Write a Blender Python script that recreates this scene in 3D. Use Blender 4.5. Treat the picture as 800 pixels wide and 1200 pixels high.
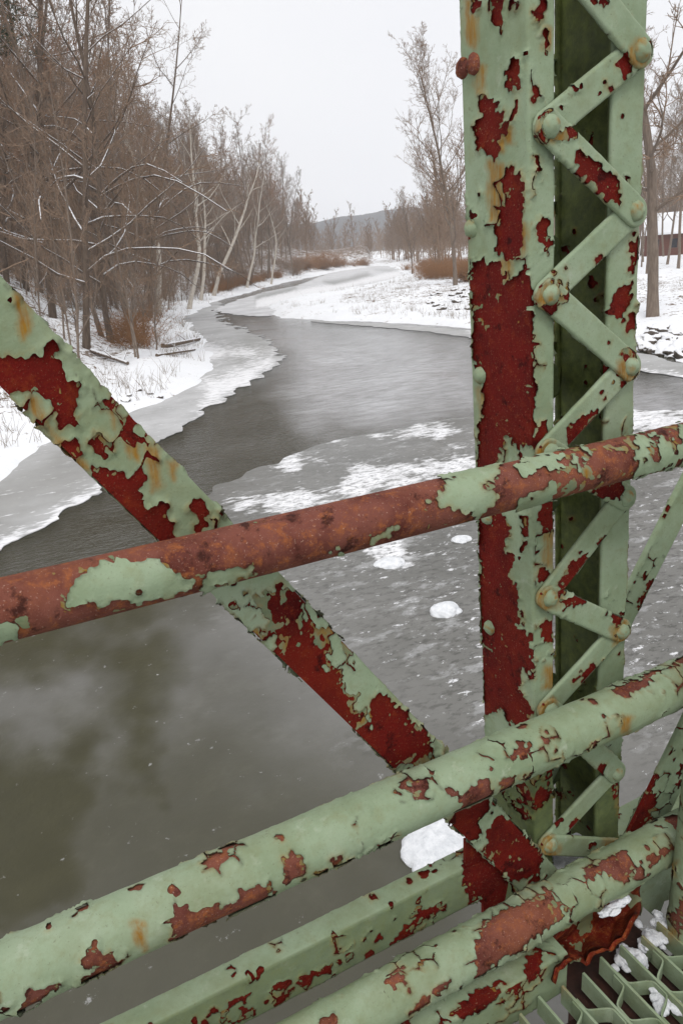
import bpy, math, random
import numpy as np
from mathutils import Vector, Matrix

for _o in list(bpy.data.objects):
    bpy.data.objects.remove(_o)
SC = bpy.context.scene
COL = SC.collection
H = 5.0                                   # eye height above the river
# ------------------------------------------------------------------ camera
FPX = 873.0                               # focal length in photograph pixels (800 x 1200)
ex = np.array([1845, -433, FPX]); ex /= np.linalg.norm(ex)
g = np.array([.0705, 1, 303 / FPX]); g /= np.linalg.norm(g)
ez = -g; ex -= ez * (ex @ ez); ex /= np.linalg.norm(ex); ey = np.cross(ez, ex)
R = np.array([ex, ey, ez])                # image axes -> world axes
CAM = np.array([0, 0, H])
cd = bpy.data.cameras.new("camera"); cam = bpy.data.objects.new("camera", cd); COL.objects.link(cam)
cd.sensor_fit = 'VERTICAL'; cd.sensor_height = 36; cd.sensor_width = 24; cd.lens = FPX / 1200 * 36
cd.clip_start = .02; cd.clip_end = 6000
_r, _u, _b = R @ [1, 0, 0], -(R @ [0, 1, 0]), -(R @ [0, 0, 1])
cam.matrix_world = Matrix(((_r[0], _u[0], _b[0], 0), (_r[1], _u[1], _b[1], 0), (_r[2], _u[2], _b[2], H), (0, 0, 0, 1)))
SC.camera = cam
# ------------------------------------------------------------------ sky and sun (overcast)
SUN_EL, SUN_AZ = math.radians(56), math.radians(215)
w = bpy.data.worlds.new("World"); SC.world = w; w.use_nodes = True
nt = w.node_tree; nt.nodes.clear()
wo = nt.nodes.new('ShaderNodeOutputWorld'); bg = nt.nodes.new('ShaderNodeBackground')
sky = nt.nodes.new('ShaderNodeTexSky'); sky.sky_type = 'NISHITA'; sky.sun_disc = False
sky.sun_elevation = SUN_EL; sky.sun_rotation = SUN_AZ; sky.dust_density = 6; sky.air_density = 1.0
hs = nt.nodes.new('ShaderNodeHueSaturation'); hs.inputs['Saturation'].default_value = .12
nt.links.new(sky.outputs[0], hs.inputs['Color'])
tcw = nt.nodes.new('ShaderNodeTexCoord'); nzw = nt.nodes.new('ShaderNodeTexNoise')
nzw.inputs['Scale'].default_value = 1.6; nzw.inputs['Detail'].default_value = 4
nt.links.new(tcw.outputs['Generated'], nzw.inputs['Vector'])
crw = nt.nodes.new('ShaderNodeValToRGB')
crw.color_ramp.elements[0].position = .3; crw.color_ramp.elements[0].color = (8.1, 8.2, 8.7, 1)
crw.color_ramp.elements[1].position = .7; crw.color_ramp.elements[1].color = (8.9, 8.95, 9.15, 1)
nt.links.new(nzw.outputs['Fac'], crw.inputs['Fac'])
mxw = nt.nodes.new('ShaderNodeMixRGB'); mxw.inputs['Fac'].default_value = .88   # a cloud deck over the clear sky
nt.links.new(hs.outputs[0], mxw.inputs[1]); nt.links.new(crw.outputs[0], mxw.inputs[2])
nt.links.new(mxw.outputs[0], bg.inputs['Color']); bg.inputs['Strength'].default_value = .117
nt.links.new(bg.outputs[0], wo.inputs['Surface'])
sl = bpy.data.lights.new("sun", 'SUN'); sl.energy = 1.3; sl.angle = math.radians(18); sl.color = (1, .97, .93)
so = bpy.data.objects.new("sun", sl); COL.objects.link(so)
_sd = Vector((math.sin(SUN_AZ) * math.cos(SUN_EL), math.cos(SUN_AZ) * math.cos(SUN_EL), math.sin(SUN_EL)))
so.rotation_euler = _sd.to_track_quat('Z', 'Y').to_euler(); so.location = (0, -20, 40)
SC.view_settings.view_transform = 'Standard'; SC.view_settings.look = 'None'
SC.view_settings.gamma = 1; SC.view_settings.exposure = 0.0
SC.cycles.max_bounces = 6; SC.cycles.diffuse_bounces = 2; SC.cycles.transparent_max_bounces = 8; SC.cycles.volume_bounces = 2

# ------------------------------------------------------------------ projection helpers (photo pixel <-> place)
def ray(x, y): return R @ np.array([x - 400., y - 600., FPX])
def onY(x, y, p): d = ray(x, y); return CAM + d * p / d[1]
def onZ(x, y, z): d = ray(x, y); return CAM + d * (z - H) / d[2]
def onX(x, y, p): d = ray(x, y); return CAM + d * p / d[0]
def proj(P):
    c = (np.asarray(P, float) - CAM) @ R
    z = np.where(c[..., 2] > .05, c[..., 2], .05)
    q = np.stack([400 + FPX * c[..., 0] / z, 600 + FPX * c[..., 1] / z], -1)
    q[c[..., 2] < .05] = -9999
    return q
def crop(ox, oy, s, *polys): return [[(ox + s * x, oy + s * y) for x, y in p] for p in polys]

# ------------------------------------------------------------------ numpy noise, distance, Voronoi
def hsh(i, j, s):
    i = i.astype(np.int64).astype(np.uint64); j = j.astype(np.int64).astype(np.uint64)
    n = (i * np.uint64(374761393) + j * np.uint64(668265263) + np.uint64(s * 974711 + 12345)) & np.uint64(0xffffffff)
    n = ((n ^ (n >> np.uint64(13))) * np.uint64(1274126177)) & np.uint64(0xffffffff)
    n = n ^ (n >> np.uint64(16))
    return (n & np.uint64(0xffffff)).astype(float) / 16777216.
def vnoise(x, y, s=0):
    xi, yi = np.floor(x), np.floor(y); fx, fy = x - xi, y - yi
    fx = fx * fx * (3 - 2 * fx); fy = fy * fy * (3 - 2 * fy)
    a = hsh(xi, yi, s); b = hsh(xi + 1, yi, s); c = hsh(xi, yi + 1, s); d = hsh(xi + 1, yi + 1, s)
    return ((a + (b - a) * fx) * (1 - fy) + (c + (d - c) * fx) * fy) * 2 - 1
def fbm(x, y, s=0, o=4):
    r, a, t = 0, 1., 0
    for k in range(o):
        r = r + a * vnoise(x * 2 ** k + 17.3 * k, y * 2 ** k + 9.1 * k, s + k); t += a; a *= .5
    return r / t
def sdpoly(p, poly):
    P = np.asarray(poly, float); d = np.full(p.shape[:-1], 1e18); ins = np.zeros(p.shape[:-1], bool)
    for k in range(len(P)):
        a, b = P[k], P[k - 1]; e = b - a; wv = p - a
        t = np.clip((wv @ e) / max(e @ e, 1e-12), 0, 1)
        d = np.minimum(d, ((wv - t[..., None] * e) ** 2).sum(-1))
        c = (a[1] > p[..., 1]) != (b[1] > p[..., 1])
        ins ^= c & (p[..., 0] < e[0] * (p[..., 1] - a[1]) / (e[1] if abs(e[1]) > 1e-12 else 1e-12) + a[0])
    d = np.sqrt(d); d[ins] *= -1
    return d

# ------------------------------------------------------------------ mesh helpers
def make_mesh(name, V, F3, mats, attrs=None, smooth=True, midx=None):
    """F3: list of (k-gon index arrays)"""
    me = bpy.data.meshes.new(name); V = np.asarray(V, np.float32)
    Fs = [np.asarray(f, np.int32) for f in F3 if len(f)]
    nl = sum(f.size for f in Fs); nf = sum(len(f) for f in Fs)
    me.vertices.add(len(V)); me.vertices.foreach_set('co', V.ravel())
    me.loops.add(nl); me.loops.foreach_set('vertex_index', np.concatenate([f.ravel() for f in Fs]))
    tot = np.concatenate([np.full(len(f), f.shape[1], np.int32) for f in Fs])
    st = np.concatenate([[0], np.cumsum(tot)[:-1]]).astype(np.int32)
    me.polygons.add(nf); me.polygons.foreach_set('loop_start', st); me.polygons.foreach_set('loop_total', tot)
    if midx is not None: me.polygons.foreach_set('material_index', np.asarray(midx, np.int32))
    me.polygons.foreach_set('use_smooth', np.full(nf, smooth) if np.isscalar(smooth) else np.asarray(smooth, bool))
    for m in mats: me.materials.append(m)
    for k, v in (attrs or {}).items():
        at = me.attributes.new(k, 'FLOAT', 'POINT'); at.data.foreach_set('value', np.asarray(v, np.float32))
    me.update(calc_edges=True); me.validate()
    return me
def link(name, me, parent=None, label=None, cat=None, group=None, kind=None):
    o = bpy.data.objects.new(name, me); COL.objects.link(o); o.parent = parent
    if label: o['label'] = label
    if cat: o['category'] = cat
    if group: o['group'] = group
    if kind: o['kind'] = kind
    return o
class MB:
    """collects geometry for one mesh object"""
    def __init__(s): s.V = []; s.F = {3: [], 4: []}; s.M = {3: [], 4: []}; s.S = {3: [], 4: []}; s.A = {}; s.n = 0
    def add(s, V, tris=None, quads=None, mat=0, smooth=True, **at):
        V = np.asarray(V, float).reshape(-1, 3)
        for k, f in ((3, tris), (4, quads)):
            if f is not None and len(f):
                f = np.asarray(f) + s.n; s.F[k].append(f)
                s.M[k].append(np.full(len(f), mat)); s.S[k].append(np.full(len(f), smooth))
        for k in set(s.A) | set(at):
            s.A.setdefault(k, [np.zeros(s.n)] if s.n else []).append(np.broadcast_to(at.get(k, 0.), (len(V),)).astype(float))
        s.V.append(V); s.n += len(V)
    def mesh(s, name, mats):
        Fs, M, S = [], [], []
        for k in (3, 4):
            if s.F[k]: Fs.append(np.concatenate(s.F[k])); M += s.M[k]; S += s.S[k]
        return make_mesh(name, np.concatenate(s.V), Fs, mats, {k: np.concatenate(v) for k, v in s.A.items()}, np.concatenate(S), np.concatenate(M))
    def build(s, name, mats, parent=None, **kw):
        return link(name, s.mesh(name, mats if isinstance(mats, (list, tuple)) else [mats]), parent, **kw)
    def box(s, c, sz, mat=0, rot=None):
        v = np.array([(x, y, z) for x in (-1, 1) for y in (-1, 1) for z in (-1, 1)], float) * np.array(sz) / 2
        if rot is not None: v = v @ np.asarray(rot).T
        s.add(v + np.array(c), quads=[(0, 1, 3, 2), (4, 6, 7, 5), (0, 4, 5, 1), (2, 3, 7, 6), (0, 2, 6, 4), (1, 5, 7, 3)], mat=mat, smooth=False)
    def tube(s, P, r, n=6, mat=0, cap=True):
        P = np.asarray(P, float); r = np.broadcast_to(r, (len(P),)); T = np.gradient(P, axis=0)
        T /= np.linalg.norm(T, axis=1)[:, None] + 1e-12
        ref = np.array([0, 0, 1.]) if abs(T[:, 2].mean()) < .8 else np.array([1., 0, 0])
        A = np.cross(T, ref); A /= np.linalg.norm(A, axis=1)[:, None] + 1e-12; B = np.cross(T, A)
        th = np.arange(n) * 2 * math.pi / n
        V = P[:, None] + r[:, None, None] * (np.cos(th)[None, :, None] * A[:, None] + np.sin(th)[None, :, None] * B[:, None])
        i = np.arange(len(P) - 1)[:, None] * n; k = np.arange(n)[None]; k2 = (k + 1) % n
        q = np.stack([i + k, i + n + k, i + n + k2, i + k2], -1).reshape(-1, 4)
        s.add(V, quads=q, mat=mat)
        if cap and n <= 12:
            for j, e in ((0, P[0]), (len(P) - 1, P[-1])):
                s.add(np.concatenate([V[j], e[None]]), tris=[(a, (a + 1) % n, n) for a in range(n)], mat=mat)
    def lump(s, c, sz, seed=0, amp=.2, n=12, mat=0, flat=None):
        th = np.linspace(0, math.pi, n); ph = np.arange(2 * n) * math.pi / n
        T, Pp = np.meshgrid(th, ph, indexing='ij')
        d = np.stack([np.sin(T) * np.cos(Pp), np.sin(T) * np.sin(Pp), np.cos(T)], -1)
        x, y, z = d[..., 0], d[..., 1], d[..., 2]; s_ = seed * 1.7
        r = 1 + amp * (.55 * np.sin(2.3 * x + 1.7 * y + s_) * np.cos(2.1 * z - 1.3 * x + 2 * s_) + .35 * np.sin(4.1 * y - 3.3 * z + s_) * np.sin(4.6 * x + 3 * s_)
                       + .22 * np.sin(8.3 * x + 5 * z + s_) * np.sin(7.7 * y - 4 * z + 2.2 * s_) + .14 * np.sin(15 * x + 9 * y) * np.sin(14 * z - 11 * y + s_) + .07 * np.sin(31 * x + 3 * s_) * np.sin(29 * y + 17 * z))
        r[0] = r[0].mean(); r[-1] = r[-1].mean()
        V = d * r[..., None] * np.array(sz)
        if flat is not None: V[..., 2] = np.maximum(V[..., 2], flat)
        m = 2 * n; i = np.arange(n - 1)[:, None] * m; k = np.arange(m)[None]; k2 = (k + 1) % m
        s.add(V + np.array(c), quads=np.stack([i + k, i + m + k, i + m + k2, i + k2], -1).reshape(-1, 4), mat=mat)

def clip_tris(T, F):
    """clip triangles by F>0; returns verts (index a,b,t), tris, boundary edges; ids >= nv are cut vertices"""
    nv = len(F); sgn = F > 0; sT = sgn[T]; c = sT.sum(1)
    out = [T[c == 3]]; ka, kb, ed = [], [], []
    t1 = T[c == 1]; s1 = sT[c == 1]; k = np.argmax(s1, 1); r = np.arange(len(t1))
    a, b, d = t1[r, k], t1[r, (k + 1) % 3], t1[r, (k + 2) % 3]
    t2 = T[c == 2]; s2 = sT[c == 2]; k = np.argmin(s2, 1); r = np.arange(len(t2))
    e, f_, h = t2[r, k], t2[r, (k + 1) % 3], t2[r, (k + 2) % 3]
    A = np.concatenate([a, a, e, e]); B = np.concatenate([b, d, f_, h])
    lo, hi = np.minimum(A, B).astype(np.int64), np.maximum(A, B).astype(np.int64)
    u, inv = np.unique(lo * nv + hi, return_inverse=True); inv = inv.ravel() + nv
    n1, n2 = len(a), len(e)
    ab, ad, ef, eh = inv[:n1], inv[n1:2 * n1], inv[2 * n1:2 * n1 + n2], inv[2 * n1 + n2:]
    out += [np.stack([a, ab, ad], 1), np.stack([ef, f_, h], 1), np.stack([ef, h, eh], 1)]
    ea, eb = u // nv, u % nv
    t = F[ea] / (F[ea] - F[eb])
    edges = np.concatenate([np.stack([ab, ad], 1), np.stack([eh, ef], 1)])
    return ea, eb, t, np.concatenate(out), edges
def grid_tris(nu, nv, closed=False):
    i = np.arange(nu if closed else nu - 1); j = np.arange(nv - 1)
    I, J = np.meshgrid(i, j, indexing='ij'); I2 = (I + 1) % nu
    a, b, c, d = I * nv + J, I2 * nv + J, I2 * nv + J + 1, I * nv + J + 1
    return np.concatenate([np.stack([a, b, c], -1).reshape(-1, 3), np.stack([a, c, d], -1).reshape(-1, 3)])
def compact(V, T, E=None):
    u, inv = np.unique(T.ravel(), return_inverse=True)
    m = np.full(len(V), -1); m[u] = np.arange(len(u))
    return u, inv.reshape(T.shape), (None if E is None else m[E])

# ------------------------------------------------------------------ materials
def mat(name):
    m = bpy.data.materials.new(name); m.use_nodes = True; nt = m.node_tree
    return m, nt, nt.nodes['Principled BSDF']
def N(nt, t, **kw):
    n = nt.nodes.new(t)
    for k, v in kw.items():
        if k in n.inputs: n.inputs[k].default_value = v
        else: setattr(n, k, v)
    return n
def noise(nt, scale, detail=4, rough=.55, co=None, sc=None):
    n = N(nt, 'ShaderNodeTexNoise', Scale=scale, Detail=detail, Roughness=rough)
    tc = co or N(nt, 'ShaderNodeTexCoord').outputs['Object']
    if sc:
        mp = N(nt, 'ShaderNodeMapping'); mp.inputs['Scale'].default_value = sc
        nt.links.new(tc, mp.inputs['Vector']); tc = mp.outputs[0]
    nt.links.new(tc, n.inputs['Vector']); return n.outputs['Fac']
def ramp(nt, f, *st):
    r = N(nt, 'ShaderNodeValToRGB'); e = r.color_ramp.elements
    while len(e) < len(st): e.new(.5)
    for k, (p, c) in enumerate(st):
        e[k].position = p; e[k].color = (c, c, c, 1) if np.isscalar(c) else (*c, 1)
    nt.links.new(f, r.inputs['Fac']); return r.outputs['Color']
def mix(nt, f, a, b, mode='MIX'):
    m = N(nt, 'ShaderNodeMixRGB', blend_type=mode)
    for i, v in ((0, f), (1, a), (2, b)):
        if hasattr(v, 'is_output'): nt.links.new(v, m.inputs[i])
        else: m.inputs[i].default_value = v if i == 0 else (*v, 1)
    return m.outputs[0]
def math_(nt, op, a, b=0.):
    m = N(nt, 'ShaderNodeMath', operation=op)
    for i, v in ((0, a), (1, b)):
        if hasattr(v, 'is_output'): nt.links.new(v, m.inputs[i])
        else: m.inputs[i].default_value = v
    return m.outputs[0]
def attr(nt, n): return N(nt, 'ShaderNodeAttribute', attribute_name=n).outputs['Fac']
def bump(nt, bs, h, st, dist=.01):
    b = N(nt, 'ShaderNodeBump', Strength=st, Distance=dist); nt.links.new(h, b.inputs['Height'])
    nt.links.new(b.outputs[0], bs.inputs['Normal'])
def setc(nt, bs, c, rough=.6, spec=.4):
    if hasattr(c, 'is_output'): nt.links.new(c, bs.inputs['Base Color'])
    else: bs.inputs['Base Color'].default_value = (*c, 1)
    if hasattr(rough, 'is_output'): nt.links.new(rough, bs.inputs['Roughness'])
    else: bs.inputs['Roughness'].default_value = rough
    bs.inputs['Specular IOR Level'].default_value = spec
M = {}
def paint_mat():
    m, nt, bs = mat("sage_paint")
    n1 = noise(nt, 7, 6, .62); n2 = noise(nt, 42, 6, .68); n3 = noise(nt, 240, 4, .65); n4 = noise(nt, 22, 6, .7)
    c = ramp(nt, n1, (.28, (.20, .26, .152)), (.5, (.262, .33, .212)), (.72, (.31, .37, .255)))
    c = mix(nt, ramp(nt, n2, (.50, 0), (.72, .6)), c, (.225, .25, .135))          # dull blotches
    c = mix(nt, ramp(nt, n4, (.60, 0), (.72, .65)), c, (.38, .43, .325))          # chalky bleached areas
    c = mix(nt, ramp(nt, n3, (.62, 0), (.72, .6)), c, (.11, .095, .05))           # specks
    c = mix(nt, ramp(nt, math_(nt, 'ADD', n4, math_(nt, 'MULTIPLY', n3, .3)), (.42, .8), (.50, 0)), c, (.13, .125, .065))   # dirt in the hollows
    n5 = noise(nt, 3.6, 6, .7)
    c = mix(nt, ramp(nt, n5, (.50, 0), (.68, .55)), c, (.165, .185, .085))          # mossy film
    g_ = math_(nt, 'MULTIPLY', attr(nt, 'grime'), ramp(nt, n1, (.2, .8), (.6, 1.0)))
    c = mix(nt, g_, c, mix(nt, ramp(nt, n2, (.35, 0), (.65, 1)), (.040, .052, .008), (.105, .13, .032)))        # algae, with the shade inside the post painted into the colour
    st = math_(nt, 'MULTIPLY', attr(nt, 'stain'), ramp(nt, noise(nt, 120, 4, .7, sc=(1, 1, .12)), (.30, .35), (.6, 1)))
    c = mix(nt, st, c, mix(nt, n2, (.16, .055, .008), (.36, .20, .022)))         # rust runs
    c = mix(nt, attr(nt, 'dirt'), c, (.035, .026, .014))  # dirt at the flake edges, plus painted shadow on their rims
    setc(nt, bs, c, ramp(nt, n2, (.3, .55), (.7, .8)), .25)
    bump(nt, bs, math_(nt, 'ADD', math_(nt, 'ADD', n2, n4), math_(nt, 'MULTIPLY', n3, .6)), .45, .0025)
    return m
def rust_mat(name, dark, mid, hot, pale, k=.5):
    m, nt, bs = mat(name)
    n1 = noise(nt, 12, 6, .65); n2 = noise(nt, 60, 7, .72); n3 = noise(nt, 300, 4, .65); n4 = noise(nt, 26, 6, .7)
    c = ramp(nt, n1, (.34, dark), (.58, mid))
    c = mix(nt, ramp(nt, n2, (k, 0), (k + .14, .9)), c, hot)
    c = mix(nt, ramp(nt, n4, (.56, 0), (.70, .7)), c, hot)
    c = mix(nt, ramp(nt, noise(nt, 5, 4, .6), (.48, 0), (.68, .45)), c, tuple(.5 * a_ + .5 * b_ for a_, b_ in zip(mid, hot)))
    c = mix(nt, ramp(nt, n3, (.61, 0), (.70, .8)), c, pale)
    c = mix(nt, ramp(nt, n4, (.34, .85), (.44, 0)), c, tuple(x * .3 for x in dark))
    setc(nt, bs, c, .78, .15)
    bump(nt, bs, math_(nt, 'ADD', math_(nt, 'ADD', n2, n4), math_(nt, 'MULTIPLY', n3, .8)), .8, .003)
    return m
M['paint'] = paint_mat()
M['crimson'] = rust_mat("bare_primer_red", (.085, .0042, .0028), (.135, .0065, .0035), (.20, .030, .007), (.30, .16, .09), .58)
M['rust'] = rust_mat("brown_rust", (.10, .026, .018), (.19, .066, .047), (.32, .105, .035), (.46, .29, .22), .52)
M['bright'] = rust_mat('bright_scaling_rust', (.10, .007, .004), (.17, .016, .007), (.30, .075, .018), (.40, .24, .13), .50)
def simple(name, c1, c2, scale, rough=.8, b=.4, bd=.02, spec=.3, sc=None):
    m, nt, bs = mat(name); n = noise(nt, scale, 5, .6, sc=sc)
    setc(nt, bs, mix(nt, ramp(nt, n, (.3, 0), (.7, 1)), c1, c2), rough, spec); bump(nt, bs, n, b, bd); return m
M['dark'] = simple("deck_shade_steel", (.022, .012, .009), (.06, .022, .014), 20)  # steel darkened in its colour for the shade under the deck
M['snow'] = simple("snow", (.84, .86, .89), (.90, .90, .91), 14, .85, .5, .03)
def snowy_bark(name, c1, c2, th=.62):
    m, nt, bs = mat(name); n = noise(nt, 4, 5, .6, sc=(3, 3, .6))
    geo = N(nt, 'ShaderNodeNewGeometry'); sx = N(nt, 'ShaderNodeSeparateXYZ'); nt.links.new(geo.outputs['Normal'], sx.inputs[0])
    up = math_(nt, 'ADD', sx.outputs['Z'], math_(nt, 'MULTIPLY', math_(nt, 'SUBTRACT', n, .5), .9))
    c = mix(nt, ramp(nt, n, (.35, 0), (.65, 1)), c1, c2)
    if th < 1: c = mix(nt, ramp(nt, up, (th, 0), (th + .06, 1)), c, (.85, .86, .88))
    setc(nt, bs, c, .85, .2); return m
M['bark'] = snowy_bark("grey_brown_bark", (.15, .115, .09), (.235, .185, .145), .72)
M['twig'] = snowy_bark("brown_twigs", (.215, .145, .098), (.30, .212, .15), 2)
M['bark_snow'] = snowy_bark("snow_topped_bark", (.10, .072, .054), (.16, .12, .09), .5)
M['pale_bark'] = snowy_bark("pale_sycamore_bark", (.40, .35, .29), (.62, .57, .50), .8)
M['pale_twig'] = snowy_bark("pale_brown_twigs", (.24, .185, .145), (.32, .26, .21), 2)
M['twig2'] = snowy_bark('grey_twigs', (.20, .158, .125), (.29, .235, .19), 2)
M['twig3'] = snowy_bark('reddish_twigs', (.235, .135, .085), (.32, .20, .13), 2)
M['brush'] = simple("rusty_brown_brush", (.22, .105, .045), (.36, .19, .085), 3)
M['weed'] = simple("dry_weed_stalks", (.13, .085, .05), (.26, .19, .11), 3)
M['needle'] = simple("pine_needles", (.028, .045, .016), (.06, .08, .03), 3)
M['rock'] = None
def rock_mat():
    m, nt, bs = mat("snow_dusted_rock"); n = noise(nt, 3, 6, .65)
    geo = N(nt, 'ShaderNodeNewGeometry'); sx = N(nt, 'ShaderNodeSeparateXYZ'); nt.links.new(geo.outputs['Normal'], sx.inputs[0])
    up = math_(nt, 'ADD', sx.outputs['Z'], math_(nt, 'SUBTRACT', n, .5))
    c = mix(nt, n, (.05, .04, .032), (.17, .14, .115)); c = mix(nt, ramp(nt, up, (.30, 0), (.5, 1)), c, (.85, .86, .88))
    setc(nt, bs, c, .85, .3); bump(nt, bs, n, .6, .1); return m
M['rock'] = rock_mat()
# ------------------------------------------------------------------ painted steel members
HSTEP = .003
def resample(poly, h, r=.0025):
    """closed CCW polygon -> rounded closed outline at spacing h with outward normals"""
    P = np.asarray(poly, float); n = len(P); pts, nrm = [], []
    for k in range(n):
        a, b = P[k], P[(k + 1) % n]; e = b - a; L = np.linalg.norm(e); e /= L
        nn = np.array([e[1], -e[0]])
        m = max(2, int(round((L - 2 * r) / h)) + 1)
        for t in np.linspace(r, L - r, m): pts.append(a + e * t); nrm.append(nn)
        c = P[(k + 2) % n]; e2 = (c - b) / np.linalg.norm(c - b); n2 = np.array([e2[1], -e2[0]])
        bis = nn + n2; bis /= np.linalg.norm(bis)
        cr = e[0] * e2[1] - e[1] * e2[0]
        pts.append(b - bis * r * (.4 if cr > 0 else -.4)); nrm.append(bis)
    pts, nrm = np.array(pts), np.array(nrm)
    return pts, nrm
def circle(rad, h):
    n = max(10, int(2 * math.pi * rad / h)); t = np.arange(n) * 2 * math.pi / n
    nn = np.stack([np.cos(t), np.sin(t)], -1); return nn * rad, nn
def voro_sites(U, Vv, cell, seed):
    i, j = np.floor(U / cell), np.floor(Vv / cell)
    for di in (-1, 0, 1):
        for dj in (-1, 0, 1):
            a, b = i + di, j + dj
            su = (a + .12 + .76 * hsh(a, b, seed)) * cell; sv = (b + .12 + .76 * hsh(a, b, seed + 7)) * cell
            yield su, sv, np.hypot(U - su, Vv - sv), hsh(a, b, seed + 13)
MM = .0012                                 # about one photo pixel in metres on the truss
def paint_field(P, NR, U, Vv, seed, red, green, flaky, edge, chip, cracks, cell, closed):
    px = proj(P); face = (NR * (CAM - P)).sum(-1) > 0
    wx = 3.2 * fbm(U * 55, Vv * 55, seed, 4); wy = 3.2 * fbm(U * 55, Vv * 55, seed + 50, 4)
    q = px + np.stack([wx, wy], -1)
    gen = (fbm(U * 11, Vv * 11, seed + 3, 4) + chip) * 40          # wear away from the picture's own patches
    S = np.full(U.shape, 60.)
    if green:
        S[:] = -60
        for p in green: S = np.maximum(S, -sdpoly(q, p))
    for p in red or []: S = np.minimum(S, sdpoly(q, p))
    for p in flaky or []:
        s = sdpoly(q, p); f = (fbm(U * 48, Vv * 48, seed + 5, 4) + .10) * 45
        S = np.where(s < 0, np.minimum(S, np.maximum(f, -8 + 0 * f)), S)
    small = (fbm(U * 30, Vv * 30, seed + 8, 4) + .52) * 60            # a few small chips everywhere
    S = np.minimum(S, small)
    S = np.where(face, S, gen)
    if edge is not None: S = np.minimum(S, 60 * edge + 16 * (fbm(U * 40, Vv * 40, seed + 21, 3) + .42))
    S = np.clip(S, -40, 60)
    nu, nv = U.shape; hu = max(U[-1, 0] / max(nu - 1, 1), 1e-6); hv = (Vv[0, -1] - Vv[0, 0]) / max(nv - 1, 1)
    U2 = U + .0022 * fbm(U * 130, Vv * 130, seed + 31, 3); V2 = Vv + .0022 * fbm(U * 130, Vv * 130, seed + 41, 3)
    dp = np.full(U.shape, .02); dn = np.full(U.shape, .02); d1 = np.full(U.shape, 1.); d2 = d1.copy(); fl = np.zeros(U.shape)
    for su, sv, d, rn in voro_sites(U2, V2, cell, seed):
        iu = np.clip((su / hu).round().astype(int), 0, nu - 1) if not closed else ((su / hu).round().astype(int) % nu)
        iv = np.clip(((sv - Vv[0, 0]) / hv).round().astype(int), 0, nv - 1)
        s = S[iu, iv] + (rn - .5) * 5
        dp = np.where(s > 0, np.minimum(dp, d), dp); dn = np.where(s <= 0, np.minimum(dn, d), dn)
        fl = np.where(d < d1, rn, fl); d1 = np.minimum(d1, d)
    F = .75 * (dn - dp) + .25 * S * MM
    if cracks:
        a1 = np.full(U.shape, 1.); a2 = a1.copy()
        for su, sv, d, rn in voro_sites(U2 + .003 * fbm(U * 60, Vv * 60, seed + 77, 3), V2, .040, seed + 90):
            a2 = np.minimum(a2, np.maximum(d, a1)); a1 = np.minimum(a1, d)
        mk = fbm(U * 14, Vv * 14, seed + 61, 3) * 1.3 - cracks - np.clip(S, 0, 40) / 60
        F = np.where(mk > -.06, np.minimum(F, (a2 - a1) / 2 - .0019 * np.clip((mk + .06) * 5, 0, 1) + 2e-4), F)
    return F, fl, px
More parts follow.
